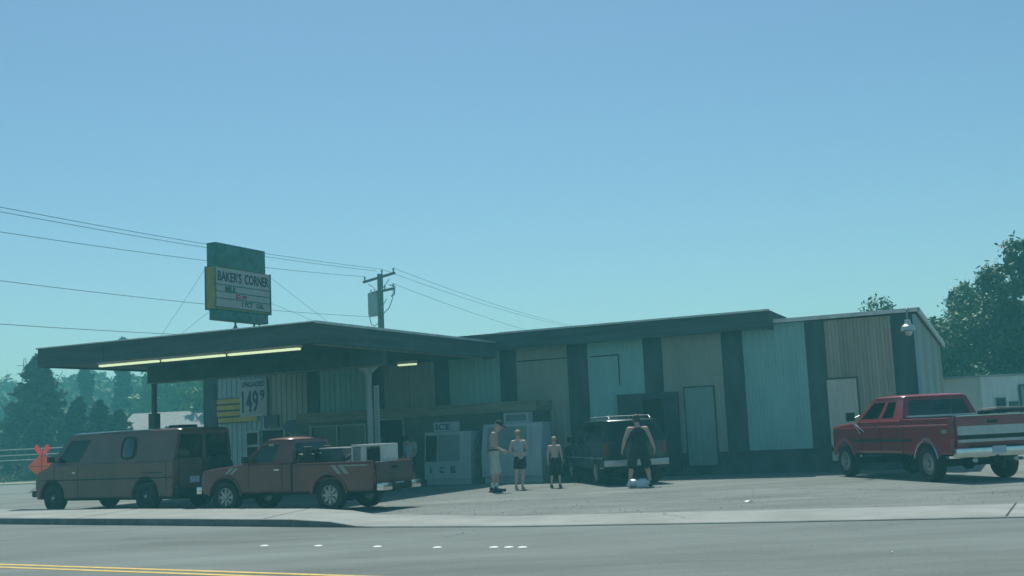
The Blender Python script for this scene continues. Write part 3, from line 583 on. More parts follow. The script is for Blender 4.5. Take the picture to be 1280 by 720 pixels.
def greenhouse(root, b, t, side, paint, gl, v0=.06, v1=.88, front=True, rear=True, rearw=(.06, .94), th=.05, gside=None):
    """b/t = (x front, x rear, half width, z); side = glass intervals 0..1 from the front"""
    def P(u, v, s): return Vector((lerp(lerp(b[0], b[1], u), lerp(t[0], t[1], u), v), s*lerp(b[2], t[2], v), lerp(b[3], t[3], v)))
    fr = MB(); glass = []
    for s in (1, -1):
        cuts = [0]+[c for iv in side for c in iv[:2]]+[1]
        for i in range(0, len(cuts), 2):
            q = [P(cuts[i], 0, s), P(cuts[i+1], 0, s), P(cuts[i+1], 1, s), P(cuts[i], 1, s)]; fr.plate(q, th, flip=(s < 0))
        for iv in side:
            fr.plate([P(iv[0], 0, s), P(iv[1], 0, s), P(iv[1], v0, s), P(iv[0], v0, s)], th, flip=(s < 0))
            fr.plate([P(iv[0], v1, s), P(iv[1], v1, s), P(iv[1], 1, s), P(iv[0], 1, s)], th, flip=(s < 0))
            off = Vector((0, -s*.016, 0)); g = MB(); g.plate([P(iv[0], v0, s)+off, P(iv[1], v0, s)+off, P(iv[1], v1, s)+off, P(iv[0], v1, s)+off], .006, flip=(s < 0)); glass.append(('side_window', g, iv[2] if len(iv) > 2 else gl))
    for on, u, sg_ in ((front, 0, 1), (rear, 1, -1)):
        def Q(w, v): return P(u, v, 1).lerp(P(u, v, -1), w)
        if on:
            a, c = (.05, .95) if u == 0 else rearw; f = sg_ > 0
            fr.plate([Q(0, 0), Q(a, 0), Q(a, 1), Q(0, 1)], th, flip=f); fr.plate([Q(c, 0), Q(1, 0), Q(1, 1), Q(c, 1)], th, flip=f)
            fr.plate([Q(a, 0), Q(c, 0), Q(c, v0), Q(a, v0)], th, flip=f); fr.plate([Q(a, v1+.03), Q(c, v1+.03), Q(c, 1), Q(a, 1)], th, flip=f)
            off = Vector((-sg_*.016, 0, 0)); g = MB(); g.plate([Q(a, v0)+off, Q(c, v0)+off, Q(c, v1+.03)+off, Q(a, v1+.03)+off], .006, flip=f); glass.append(('windshield' if u == 0 else 'rear_window', g, gl))
        else: fr.plate([Q(0, 0), Q(1, 0), Q(1, 1), Q(0, 1)], th, flip=sg_ > 0)
    fr.build('cab_frame', paint, root)
    for n_, g, m_ in glass: g.build(n_, m_, root, angle=None)
    # crowned roof
    rings = []
    for ins, dz in ((0, 0), (-.018, .018), (.0, .038), (.07, .055), (.28, .075)):
        xf, xr, w, z = t[0]-ins, t[1]+ins, t[2]-ins, t[3]+dz; c = .10
        rings.append([(xf, -w+c, z), (xf, w-c, z), (xf-c, w, z), (lerp(xf, xr, .5), w, z), (xr+c, w, z), (xr, w-c, z), (xr, -w+c, z), (xr+c, -w, z), (lerp(xf, xr, .5), -w, z), (xf-c, -w, z)])
    vs = [p for r in rings for p in r]; n = 10
    fs = [(i*n+k, i*n+(k+1) % n, (i+1)*n+(k+1) % n, (i+1)*n+k) for i in range(len(rings)-1) for k in range(n)]+[tuple(range(n-1, -1, -1)), tuple((len(rings)-1)*n+k for k in range(n))]
    part('roof', paint, root, lambda q: q._add(vs, fs), angle=50)
def seats(root, xs, y, z, w=.5):
    for x in xs:
        for s in ((1, -1) if y else (0,)):
            part('seat', M['vinyl'], root, lambda b: (b.box((x, s*y, z), (.5, w, .16), None, .04), b.box((x-.28, s*y, z+.32), (.14, w, .55), Matrix.Rotation(-.2, 4, 'Y'), .04), b.box((x-.36, s*y, z+.66), (.09, .26, .17), None, .03)))
    x = xs[0]; part('steering_wheel', M['chassis'], root, lambda b: b.tube([(x+.45+.05*math.cos(k*math.pi/9), .38+.18*math.sin(k*math.pi/9), z+.42+.17*math.cos(k*math.pi/9)) for k in range(19)], .014, 6, False))
    part('dashboard', M['vinyl'], root, lambda b: b.box((x+.72, 0, z+.25), (.35, 1.3, .28), None, .05))
def seamx(b, x, z0, z1, y, t=.007): b.bx(x-t, x+t, y-.004, y+.004, z0, z1)
def both(fn):
    for s in (1, -1): fn(s)
def mirror(root, x, y, z, m, big=False):
    for s in (1, -1): part('mirror', m, root, lambda b: (b.box((x, s*(y+.14), z+.05), (.07, .2 if not big else .24, .15 if not big else .26), None, .02), b.tube([(x, s*(y-.02), z-.03), (x, s*(y+.10), z+.02)], .016, 6)))

def place(P, h, w): # contact point of the near rear tyre -> root location and heading
    L_ = math.hypot(*h); h = (h[0]/L_, h[1]/L_); return (P[0]+w/2*h[1], P[1]-w/2*h[0], 0), math.atan2(h[1], h[0])

# ---- maroon van -------------------------------------------------
loc, rz = place((-9.17, 28.6), (-.859, .512), 1.95)
v = empty('van', loc, rz, 'faded maroon panel van with a dark porthole window parked at far left', 'van')
wb, hw, zb = 3.45, 0.98, .33; r = .36
body = [(-.96, .42), (-.90, zb)]+arch(0, .47, r, zb)+arch(wb, .47, r, zb)+[(wb+.60, zb), (wb+.66, .45), (wb+.68, .80), (wb+.64, .98), (wb+.56, 1.04), (wb+.12, 1.19), (wb+.06, 1.22), (-.98, 1.22), (-1.0, .8)]
vb = part('body', M['vanp'], v, lambda b: b.prism(body, -hw, hw, .045), angle=20)
greenhouse(v, (wb+.08, -.99, hw-.01, 1.215), (wb-.55, -1.04, hw-.15, 1.93), [(.045, .235)], M['vanp'], M['dglass'], rearw=(.05, .95), v1=.84)
part('rear_pillar', M['vanp'], v, lambda b: b.bx(-1.03, -.98, -.05, .05, 1.22, 1.9))
part('chassis', M['chassis'], v, lambda b: b.bx(-.95, wb+.55, -.72, .72, .28, .5))
for x, s in ((0, 1), (0, -1), (wb, 1), (wb, -1)): wheel(v, x, s*(hw-.125), r, .22, M['blacksteel'], 'disc', s)
for s in (1, -1):
    pw = part('porthole_window', M['blackglass'], v, lambda b: b.box((.62, s*(hw-.058), 1.56), (.42, .02, .48), Matrix.Rotation(s*.21, 4, 'X'), .009))
    part('window_frame', M['chassis'], pw, lambda b: b.tube([(.62+.23*math.copysign(abs(math.cos(a))**.6, math.cos(a)), s*(hw-.05-.21*.26*math.copysign(abs(math.sin(a))**.6, math.sin(a))), 1.56+.26*math.copysign(abs(math.sin(a))**.6, math.sin(a))) for a in [k*math.pi/12 for k in range(25)]], .024, 6, False))
part('panel_gaps', M['seam'], v, lambda b: [(seamx(b, 2.45, .4, 1.2, s*hw), seamx(b, 3.35, .86, 1.2, s*hw), seamx(b, -.75, .5, 1.2, s*hw), b.bx(-1, wb+.5, s*hw-.004, s*hw+.004, .80, .83)) for s in (1, -1)])
part('sliding_rail', M['chassis'], v, lambda b: b.bx(-.6, .1, hw, hw+.02, .93, .95))
part('door_handle', M['chrome'], v, lambda b: (b.bx(2.5, 2.64, hw, hw+.03, .98, 1.01), b.bx(2.5, 2.64, -hw-.03, -hw, .98, 1.01)))
part('front_bumper', M['chassis'], v, lambda b: b.box((wb+.74, 0, .48), (.16, 1.95, .17), None, .04))
part('rear_bumper', M['chassis'], v, lambda b: b.box((-1.05, 0, .45), (.14, 1.9, .16), None, .03))
part('grille', M['seam'], v, lambda b: b.box((wb+.675, 0, .78), (.02, 1.2, .26)))
for s in (1, -1):
    part('headlight', M['lamp'], v, lambda b: b.box((wb+.68, s*.76, .78), (.03, .24, .22), None, .01))
    part('tail_light', M['taillens'], v, lambda b: b.box((-.995, s*.88, .86), (.03, .15, .42), None, .01))
part('rear_door_gap', M['seam'], v, lambda b: (b.bx(-1.004, -.99, -.006, .006, .5, 1.2), b.bx(-1.004, -.99, .78, .79, .5, 1.2)))
part('licence_plate', M['plate'], v, lambda b: b.bx(-1.02, -.998, .16, .46, .66, .81))
part('roof_vent', M['chassis'], v, lambda b: b.box((-.3, 0, 2.04), (.5, .5, .07), None, .02))
mirror(v, wb-.12, hw-.02, 1.3, M['chassis']); seats(v, [wb-.75], .42, .75)
part('spare_wheel', M['tyre'], v, lambda b: b.lathe([(.16, -1.05), (.34, -1.05), (.36, -1.13), (.34, -1.23), (.16, -1.23)], 28, 'x', (0, -.45, .95)))

# ---- pickups -----------------------------------------------------
def pickup(root, D, paint, tailp, rimm, style, gl):
    wb, hw, zb, r, ra = D['wb'], D['hw'], D['zb'], D['r'], D['ra']; xc, xt, fo = D['xc'], D['xt'], D['fo']; zh, zk, zl, zbed = D['zh'], D['zk'], D['zl'], D['zbed']; xw = D['xw']
    nose = wb+fo
    front = [(xc+.02, zb)]+arch(wb, ra, r, zb)+[(nose-.08, zb), (nose, zb+.10), (nose, zh-.16), (nose-.05, zh-.03), (nose-.22, zh), (xw+.05, zk), (xw, zl), (xc+.02, zl)]
    part('body', paint, root, lambda b: b.prism(front, -hw, hw, D.get('bev', .05)), angle=20)
    bed = [(xt, zb+.08), (xt+.04, zb)]+arch(0, ra, r, zb)+[(xc-.02, zb), (xc-.02, zbed), (xt, zbed)]
    bd = part('cargo_bed', paint, root, lambda b: (b.prism(bed, hw-.10, hw, .03), b.prism(bed, -hw, -hw+.10, .03), b.bx(xc-.09, xc-.03, -hw+.10, hw-.10, zb+.25, zbed-.01), b.bx(xt+.05, xc-.09, -hw+.10, hw-.10, zb+.22, zb+.30)), angle=20)
    for s in (1, -1): part('bed_rail', M['chassis'] if D.get('rail') else paint, bd, lambda b: b.bx(xt+.02, xc-.04, s*(hw-.06)-.05, s*(hw-.06)+.05, zbed+.002, zbed+.028, .008))
    part('wheel_housing', M['chassis'], bd, lambda b: [b.prism(arch(0, ra+.02, r, zb+.1), s*(hw-.32), s*(hw-.101)) for s in (1, -1)])
    tg = part('tailgate', tailp, root, lambda b: b.bx(xt-.035, xt+.03, -hw+.13, hw-.13, zb+.12, zbed, .015))
    part('handle', M['chassis'], tg, lambda b: b.bx(xt-.05, xt-.035, -.12, .12, zbed-.16, zbed-.10))
    greenhouse(root, D['gb'], D['gt'], D['side'], paint, gl, rearw=(.08, .92), v1=.84)
    part('chassis', M['chassis'], root, lambda b: (b.bx(xt+.1, nose-.15, -hw+.38, hw-.38, zb-.06, zb+.2), b.bx(-.06, .06, -hw+.2, hw-.2, r-.08, r+.08), b.bx(wb-.06, wb+.06, -hw+.2, hw-.2, r-.08, r+.08), b.ball((0, 0, r), .17)))
    for x, s in ((0, 1), (0, -1), (wb, 1), (wb, -1)): wheel(root, x, s*(hw-D['tw']/2+.01), r, D['tw'], rimm, style, s)
    part('panel_gaps', M['seam'], root, lambda b: [(seamx(b, xw-.12, zb+.05, zl, s*hw), seamx(b, D['xd'], zb+.05, zl, s*hw), seamx(b, xc, zb+.02, zbed, s*(hw-.01), .015)) for s in (1, -1)])
    for s in (1, -1):
        part('door_handle', M['chrome'], root, lambda b: b.bx(D['xd']+.06, D['xd']+.2, s*hw-.005, s*(hw+.025), zl-.17, zl-.135))
        part('tail_light', M['taillens'], root, lambda b: b.box((xt+.005, s*(hw-.065), zbed-.30), (.04, .11, .34), None, .01))
        part('headlight', M['lamp'], root, lambda b: b.box((nose, s*(hw-.2), zh-.27), (.04, .26, .16), None, .01))
    part('grille', M['seam'], root, lambda b: b.bx(nose-.01, nose+.01, -hw+.36, hw-.36, zh-.36, zh-.18))
    part('front_bumper', M['chrome'], root, lambda b: b.box((nose+.07, 0, zb+.10), (.16, hw*2, .17), None, .03))
    part('licence_plate', M['plate'], root, lambda b: b.bx(xt-D['rb']-.012, xt-D['rb'], -.16, .16, zb+.0, zb+.15))
    seats(root, [D['gt'][0]-.55], .37, zl-.42)

loc, rz = place((-4.11, 25.14), (-.896, .445), 1.62)
tk = empty('pickup_truck', loc, rz, 'older faded red compact pickup with pale side stripes parked below the canopy corner', 'pickup truck')
D = dict(wb=2.84, hw=.82, zb=.42, r=.35, ra=.45, xc=.98, xt=-1.12, fo=.68, zh=.98, zk=1.07, zl=1.08, zbed=1.02, xw=2.28, xd=1.24, tw=.24, rb=.14,
         gb=(2.34, .95, .80, 1.075), gt=(1.78, 1.08, .66, 1.56), side=[(.06, .60), ], rail=False)
pickup(tk, D, M['toyp'], M['tailg'], M['alloy'], 'spoke', M['glass'])
part('rear_bumper', M['chassis'], tk, lambda b: b.box((-1.22, 0, .48), (.14, 1.5, .14), None, .02))
for s in (1, -1): part('bumper_step', M['chrome'], tk, lambda b: b.box((-1.26, s*.58, .50), (.18, .36, .16), None, .03))
for s in (1, -1):
    y0_, y1_ = s*(.82-.002), s*(.82+.004)
    for q in ([(-1.0, .955), (-.38, .955), (-.54, .80), (-.42, .80), (-.24, .985), (-1.0, .985)], [(-.18, .985), (-.06, .985), (-.24, .80), (-.34, .80)], [(2.44, 1.0), (2.53, 1.0), (2.70, .86), (2.62, .86)], [(2.58, 1.0), (2.67, 1.0), (2.84, .86), (2.76, .86)]):
        part('side_stripe', M['stripe'], tk, lambda b: b.prism(q, y0_, y1_), angle=None)
for x in (0, 2.84):
    for s in (1, -1): part('fender_flare', M['toyp'], tk, lambda b: b.tube([(x+.46*math.cos(a), s*.825, .35+.46*math.sin(a)) for a in [math.pi*(i/14)*.94+.1 for i in range(15)]], .026, 6))
part('window_sticker', M['yslat'], tk, lambda b: b.box((1.62, .685, 1.47), (.13, .012, .04), Matrix.Rotation(.25, 4, 'X')))
mirror(tk, 2.15, .80, 1.12, M['chassis'])
part('antenna', M['wire'], tk, lambda b: b.tube([(2.4, -.7, 1.05), (2.1, -.7, 1.9)], .005, 5))

ct, st_ = math.cos(rz), math.sin(rz)
def ontk(x, y, z): return (loc[0]+x*ct-y*st_, loc[1]+x*st_+y*ct, z)
ZF = .725
db = empty('box', ontk(.32, -.05, ZF), rz, 'dark box with a pale lid edge standing in the older pickup bed behind the cab', 'box')
part('casing', M['pump'], db, lambda b: b.bx(-.30, .30, -.28, .28, 0, .60, .02))
part('lid', M['trimwhite'], db, lambda b: (b.bx(-.32, .32, -.30, .30, .603, .63, .006)))
wbx = empty('cabinet', ontk(-.62, -.05, ZF), rz, 'white framed cabinet with a dark opening standing at the rear of the older pickup bed', 'cabinet')
part('frame', M['trimwhite'], wbx, lambda b: (b.bx(-.41, .41, -.30, .30, .62, .67, .008), b.bx(-.41, -.34, -.30, .30, .001, .618), b.bx(.02, .16, -.30, .30, .001, .618), b.bx(.36, .41, -.30, .30, .001, .618)))
part('side_panel', M['icegrey'], wbx, lambda b: b.bx(.162, .358, -.27, .27, .002, .60))
part('opening', M['dark'], wbx, lambda b: b.bx(-.338, .018, -.27, .27, .002, .56))
sr = empty('slatted_rack', ontk(-.07, -.05, ZF), rz, 'small white slatted rack wedged between the dark box and white cabinet', 'rack')
part('frame', M['steel'], sr, lambda b: [b.tube([(x, y, 0), (x, y, .46)], .012, 6) for x in (-.10, .07) for y in (-.2, .2)])
for i in range(3): part('slat', M['trimwhite'], sr, lambda b: b.box((-.02, 0, .22+i*.12), (.24, .42, .025), Matrix.Rotation(.5, 4, 'Y')))
loc, rz = place((9.04, 26.05), (-.19, .982), 1.95)
ft = empty('pickup_truck', loc, rz, 'tall bright red extended-cab pickup with silver striped tailgate parked at right', 'pickup truck')
D = dict(wb=3.94, hw=1.0, zb=.60, r=.39, ra=.50, xc=1.02, xt=-1.02, fo=.60, zh=1.29, zk=1.38, zl=1.40, zbed=1.40, xw=3.10, xd=2.02, tw=.27, rb=.20,
         gb=(3.18, .98, .97, 1.395), gt=(2.52, 1.14, .80, 1.885), side=[(.07, .47), (.55, .80)], rail=True, bev=.06)
pickup(ft, D, M['redp'], M['redp'], M['alloy'], 'disc', M['glass'])
part('rear_bumper', M['chrome'], ft, lambda b: (b.box((-1.13, 0, .63), (.18, 1.98, .20), None, .03)))
part('bumper_pad', M['chassis'], ft, lambda b: b.box((-1.14, 0, .745), (.17, 1.2, .02)))
tgt = MB(); tgt.bx(-1.07, -1.056, -.85, .85, 1.0, 1.19); tgt.build('tailgate_panel', M['silver'], ft)
part('tailgate_panel', M['silver'], ft, lambda b: b.bx(-1.07, -1.056, -.85, .85, .845, .905), label='lower narrow silver tailgate stripe')
tb = part('tailgate_band', M['chassis'], ft, lambda b: b.bx(-1.068, -1.056, -.85, .85, .908, .997))
part('tailgate_trim', M['chrome'], ft, lambda b: b.bx(-1.07, -.97, -.86, .86, 1.402, 1.42))
part('side_molding', M['chassis'], ft, lambda b: [b.bx(.55, 3.4, s*1.0-.01, s*1.0+.018, .88, .93) for s in (1, -1)])
for s in (1, -1):
    part('body_crease', M['redp'], ft, lambda b: b.tube([(-.98, s*.992, 1.235), (2, s*.997, 1.225), (4.45, s*.985, 1.20)], .024, 8))
    for x in (0, 3.94): part('fender_flare', M['redp'], ft, lambda b: b.tube([(x+.545*math.cos(a), s*.985, .39+.545*math.sin(a)) for a in [math.pi*(i/16)*.80+.31 for i in range(17)]], .045, 8))
part('badge', M['stripe'], ft, lambda b: (b.bx(-.9, -.68, .998, 1.006, 1.05, 1.13), b.bx(-.9, -.68, -1.006, -.998, 1.05, 1.13)))
for s in (1, -1): part('wheel_trim', M['chrome'], ft, lambda b: b.tube([(.50*math.cos(a), s*1.015, .39+.50*math.sin(a)) for a in [math.pi*(i/16)*.86+.22 for i in range(17)]], .014, 6))
for s in (1, -1):
    part('mirror', M['chassis'], ft, lambda b: b.box((3.02, s*1.22, 1.50), (.08, .22, .22), None, .02))
    part('mirror_strut', M['chrome'], ft, lambda b: (b.tube([(3.0, s*1.0, 1.08), (3.0, s*1.22, 1.44), (3.0, s*.98, 1.52)], .013, 6), b.tube([(3.25, s*1.0, 1.42), (3.04, s*1.22, 1.42), (2.8, s*1.0, 1.12)], .011, 6)))
part('hitch', M['chassis'], ft, lambda b: (b.bx(-1.3, -.9, -.06, .06, .40, .50), b.ball((-1.3, 0, .52), .03)))
part('tow_lamp', M['lamp'], ft, lambda b: (b.ball((-1.08, .50, .46), .06), b.ball((-1.08, -.45, .46), .06)))
part('exhaust', M['steel'], ft, lambda b: b.tube([(-.4, -.6, .45), (-1.0, -.68, .45)], .035, 8))
part('bed_liner', M['chassis'], ft, lambda b: (b.bx(-.96, .9, -.895, -.885, .9, 1.395), b.bx(-.96, .9, .885, .895, .9, 1.395), b.bx(.90, .925, -.88, .88, .9, 1.38), b.bx(-.96, .9, -.885, .885, .90, .915)))
part('toolbox', M['silver'], ft, lambda b: b.bx(.72, .95, -.88, .88, 1.30, 1.46, .01))
# load: ribbed pipes over the tailgate
c_, s_ = math.cos(rz), math.sin(rz)
def onft(x, y, z): return (loc[0]+x*c_-y*s_, loc[1]+x*s_+y*c_, z)
for k in range(2):
    o = empty('ribbed_pipe', onft(-.1, -.1, 1.40), rz, ['black ribbed pipe resting on the red pickup bed, nearest the middle', 'black ribbed pipe resting on the red pickup bed, outer of the pair'][k], 'pipe', 'black ribbed pipes')
    path = [(.05-.22*k, -.22, .07), (-.0-.22*k, -.6, .10), (-.15-.22*k, -1.2, .09), (-.4-.22*k, -2.1, -.04)]
    pts = [Vector(path[0]).lerp(Vector(path[1]), t/14) for t in range(14)]+[Vector(path[1]).lerp(Vector(path[2]), t/14) for t in range(14)]+[Vector(path[2]).lerp(Vector(path[3]), t/8) for t in range(9)]
    part('pipe', M['pipe'], o, lambda b: b.tube(pts, [.055 if i % 2 else .042 for i in range(len(pts))], 10))
    part('strap', M['stripe'], o, lambda b: b.tube([(.05-.22*k, -.22, .135), (-.0-.22*k, -.6, .165), (-.15-.22*k, -1.2, .155), (-.4-.22*k, -2.1, .025)], .010, 5))

# ---- dark SUV ----------------------------------------------------
sv_ = empty('suv', (2.87, 31.75, 0), math.atan2(.983, -.185), 'dark green four-wheel-drive wagon with a roof rack parked nose to the wall', 'suv')
wb, hw, zb, r = 2.84, .88, .42, .35
body = [(-.92, .55), (-.86, zb)]+arch(0, .43, r, zb)+arch(wb, .43, r, zb)+[(wb+.72, zb), (wb+.80, .55), (wb+.80, .88), (wb+.72, .99), (wb+.5, 1.03), (wb-.42, 1.10), (wb-.5, 1.12), (-.90, 1.12), (-.93, .9)]
part('body', M['suvp'], sv_, lambda b: b.prism(body, -hw, hw, .05), angle=20)
greenhouse(sv_, (wb-.45, -.90, .86, 1.115), (wb-1.12, -.70, .70, 1.66), [(.05, .33), (.37, .62), (.66, .95)], M['suvp'], M['dglass'], rearw=(.07, .93))
part('chassis', M['chassis'], sv_, lambda b: b.bx(-.8, wb+.6, -.6, .6, .32, .6))
for x, s in ((0, 1), (0, -1), (wb, 1), (wb, -1)): wheel(sv_, x, s*(hw-.11), r, .24, M['alloy'], 'spoke', s)
part('rear_bumper', M['silver'], sv_, lambda b: b.box((-.98, 0, .58), (.16, 1.76, .17), None, .03))
part('front_bumper', M['silver'], sv_, lambda b: b.box((wb+.86, 0, .58), (.16, 1.76, .17), None, .03))
part('rear_step_pad', M['chassis'], sv_, lambda b: b.box((-.985, 0, .672), (.14, 1.3, .015)))
part('beltline_trim', M['silver'], sv_, lambda b: [b.bx(-.85, wb+.6, s*hw-.004, s*hw+.012, .70, .735) for s in (1, -1)])
part('panel_gaps', M['seam'], sv_, lambda b: [(seamx(b, .52, .8, 1.1, s*hw), seamx(b, 1.3, .5, 1.1, s*hw), seamx(b, 2.2, .5, 1.1, s*hw)) for s in (1, -1)]+[b.bx(-.935, -.925, -.78, .78, .68, .69)])
for s in (1, -1):
    part('tail_light', M['taillens'], sv_, lambda b: b.box((-.915, s*.80, .93), (.05, .13, .34), None, .015))
    part('headlight', M['lamp'], sv_, lambda b: b.box((wb+.8, s*.66, .85), (.04, .26, .14), None, .01))
    part('door_handle', M['chassis'], sv_, lambda b: (b.bx(1.35, 1.48, s*hw-.004, s*(hw+.02), 1.0, 1.03), b.bx(.58, .70, s*hw-.004, s*(hw+.02), 1.0, 1.03)))
    rr = part('roof_rack', M['silver'], sv_, lambda b: (b.tube([(1.55, s*.56, 1.73), (1.45, s*.56, 1.80), (-.45, s*.56, 1.80), (-.58, s*.56, 1.73)], .016, 8)))
part('rack_crossbar', M['silver'], sv_, lambda b: (b.tube([(1.1, -.56, 1.805), (1.1, .56, 1.805)], .016, 8)))
part('rack_crossbar', M['silver'], sv_, lambda b: (b.tube([(-.2, -.56, 1.805), (-.2, .56, 1.805)], .016, 8)))
part('licence_plate', M['plate'], sv_, lambda b: b.bx(-.95, -.935, -.16, .16, .78, .92))
part('wiper', M['chassis'], sv_, lambda b: b.tube([(-.92, .05, 1.15), (-.86, .35, 1.28)], .008, 5))
mirror(sv_, wb-.62, .85, 1.18, M['chassis']); seats(sv_, [1.55, .65], .38, .80)

# ================================================================= PEOPLE
def fuse(name, build, m, parent, vox=.009, smooth=3, loc=(0, 0, 0)):
    mb = MB(); build(mb)
    me = bpy.data.meshes.new('t'); mb.bm.to_mesh(me); mb.bm.free(); t = bpy.data.objects.new('t', me); COL.objects.link(t)
    a = t.modifiers.new('r', 'REMESH'); a.mode = 'VOXEL'; a.voxel_size = vox
    s_ = t.modifiers.new('s', 'SMOOTH'); s_.iterations = smooth; s_.factor = .5
    dg = bpy.context.evaluated_depsgraph_get(); m2 = bpy.data.meshes.new_from_object(t.evaluated_get(dg)); bpy.data.objects.remove(t)
    m2.name = name; m2.polygons.foreach_set('use_smooth', [True]*len(m2.polygons)); m2.materials.clear(); m2.materials.append(m)
    o = bpy.data.objects.new(name, m2); COL.objects.link(o); o.parent = parent; return o
def cap(b, p, q, r0, r1, n=5, seg=14):
    """tapered round-ended limb"""
    p, q = Vector(p), Vector(q); d = (q-p); L_ = d.length; d = d/L_ if L_ > 1e-6 else Vector((0, 0, 1)); path = []; rs = []
    for i in range(4): a = math.pi/2*(i/3.6+.07); path.append(p-d*r0*math.cos(a)); rs.append(r0*math.sin(a))
    for i in range(n+1): path.append(p.lerp(q, i/n)); rs.append(lerp(r0, r1, i/n))
    for i in range(4): a = math.pi/2*(1-i/3.6)-.06; path.append(q+d*r1*math.cos(max(a, .08))); rs.append(r1*math.sin(max(a, .08)))
    b.tube(path, rs, seg)
def person(loc, rz, label, H=1.8, sk='skin', pose=None, bulk=1.0):
    """figure faces local -Y; pose overrides joints given for a 1.8 m adult"""
    J = dict(head=(0, -.02, 1.685), neck=(0, .01, 1.50), chest=(0, .01, 1.32), waist=(0, .0, 1.12), pelvis=(0, .0, .96),
             shl=(.185, .01, 1.455), shr=(-.185, .01, 1.455), ell=(.25, .03, 1.16), elr=(-.25, .03, 1.16), wrl=(.26, -.06, .92), wrr=(-.26, -.06, .92), handl=(.02, -.3, -1), handr=(-.02, -.3, -1),
             hipl=(.09, 0, .93), hipr=(-.09, 0, .93), knl=(.10, -.02, .51), knr=(-.10, -.02, .51), anl=(.10, .02, .09), anr=(-.10, .02, .09), look=(0, -1, -.1))
    J.update(pose or {}); J = {k: Vector(x) for k, x in J.items()}; k = bulk
    root = empty('person', loc, rz, label, 'person')
    look = J['look'].normalized(); hr = look.to_track_quat('-Y', 'Z').to_matrix().to_4x4()
    def body(b):
        h = J['head']
        b.ball(h+hr@Vector((0, .015, .03)), .1, (.78, .96, .98), 3, hr); b.ball(h+hr@Vector((0, -.02, -.045)), .075, (.82, .95, 1.0), 3, hr)
        b.ball(h+hr@Vector((0, -.098, -.01)), .018, (.8, 1.2, 1.4), 2, hr); b.ball(h+hr@Vector((0, -.085, -.05)), .02, (1.3, .5, .4), 2, hr)
        for s in (1, -1): b.ball(h+hr@Vector((s*.078, .015, -.005)), .022, (.45, .8, 1.35), 2, hr)
        cap(b, J['neck']-Vector((0, 0, .04)), h+hr@Vector((0, .025, -.04)), .062*k, .055)
        b.ball(J['chest'], .18, (.92*k, .60*k, 1.0), 3); b.ball(J['chest'].lerp(J['neck'], .62), .13, (1.12*k, .62, .55), 3)
        b.ball(J['waist'], .15, (.94*k, .68*k, 1.15), 3); b.ball(J['pelvis'], .16, (1.04*k, .74*k, .85), 3)
        cap(b, J['chest'], J['pelvis'], .12*k, .125*k)
        for s in 'lr':
            cap(b, J['neck'].lerp(J['sh'+s], .35)-Vector((0, 0, .03)), J['sh'+s], .055*k, .06*k)
            cap(b, J['sh'+s], J['el'+s], .056*k, .040*k); cap(b, J['el'+s], J['wr'+s], .041*k, .026*k)
            cap(b, J['hip'+s], J['kn'+s], .092*k, .057*k); cap(b, J['kn'+s].lerp(J['an'+s], .25)+Vector((0, .012, 0)), J['kn'+s].lerp(J['an'+s], .5), .054*k, .046*k)
            cap(b, J['kn'+s], J['an'+s], .053*k, .034*k)
            a = J['an'+s]; cap(b, a+Vector((0, .03, -.05)), a+Vector((0, -.14, -.062)), .034, .028)
            # hand: palm, four fingers, thumb
            d = J['hand'+s].normalized(); w = J['wr'+s]; sx = 1 if s == 'l' else -1
            inn = Vector((-sx, 0, 0)); inn = (inn-d*inn.dot(d)).normalized(); fwd = d.cross(inn)*(1 if s == 'l' else -1); fwd = fwd if fwd.y < 0 else -fwd
            palm = w+d*.05
            for q in (-1, 0, 1): cap(b, w+d*.01+fwd*q*.012, w+d*.09+fwd*q*.022, .016, .015)
            for i, (o_, l_) in enumerate(((.034, .066), (.012, .076), (-.011, .070), (-.033, .054))):
                base = w+d*.092+fwd*o_; mid = base+d*l_*.5+inn*.006; tip = mid+d*l_*.42+inn*.022; cap(b, base, mid, .009, .0085, 2, 8); cap(b, mid, tip, .0085, .007, 2, 8)
            tb_ = w+d*.03+fwd*.022; cap(b, tb_, tb_+d*.035+fwd*.03+inn*.01, .012, .010, 2, 8); cap(b, tb_+d*.035+fwd*.03+inn*.01, tb_+d*.062+fwd*.034+inn*.02, .010, .008, 2, 8)
    fuse('body', body, M[sk], root, .0085, 2)
    for s in (1, -1): part('eye', M['seam'], root, lambda b: b.ball(J['head']+hr@Vector((s*.032, -.089, .012)), .011))
    sc = H/1.8; root.scale = (sc, sc, sc)
    return root, J, hr
def shorts(root, J, m, k=1.0, length=.75, flare=.02):
    def f(b):
        b.ball(J['pelvis']+Vector((0, 0, .02)), .172, (1.05*k, .78*k, .78), 3); b.ball(J['pelvis']+Vector((0, .0, -.05)), .165, (1.1*k, .78*k, .8), 3)
        for s in 'lr': e = J['hip'+s].lerp(J['kn'+s], length); cap(b, J['hip'+s], e, .105*k, .083*k+flare)
    return fuse('shorts', f, m, root, .012, 2)
def shoes(root, J, m, big=1.0):
    for s in 'lr':
        a = J['an'+s]; fuse('shoe', lambda b: (cap(b, a+Vector((0, .035, -.045)), a+Vector((0, -.15*big, -.055)), .045*big, .036*big), cap(b, a+Vector((0, .03, .0)), a+Vector((0, .02, -.04)), .045*big, .05*big), b.box(a+Vector((0, -.055, -.078)), (.085*big, .27*big, .022), None, .008)), m, root, .009, 1)
def hair(root, J, hr, m, low=0, name='hair'):
    h = J['head']
    return fuse(name, lambda b: (b.ball(h+hr@Vector((0, .026, .048)), .112, (.88, 1.0, .94), 3, hr), b.ball(h+hr@Vector((0, .06, .0-low)), .085, (.98, .7, 1.1+low*6), 3, hr)), m, root, .010, 1)
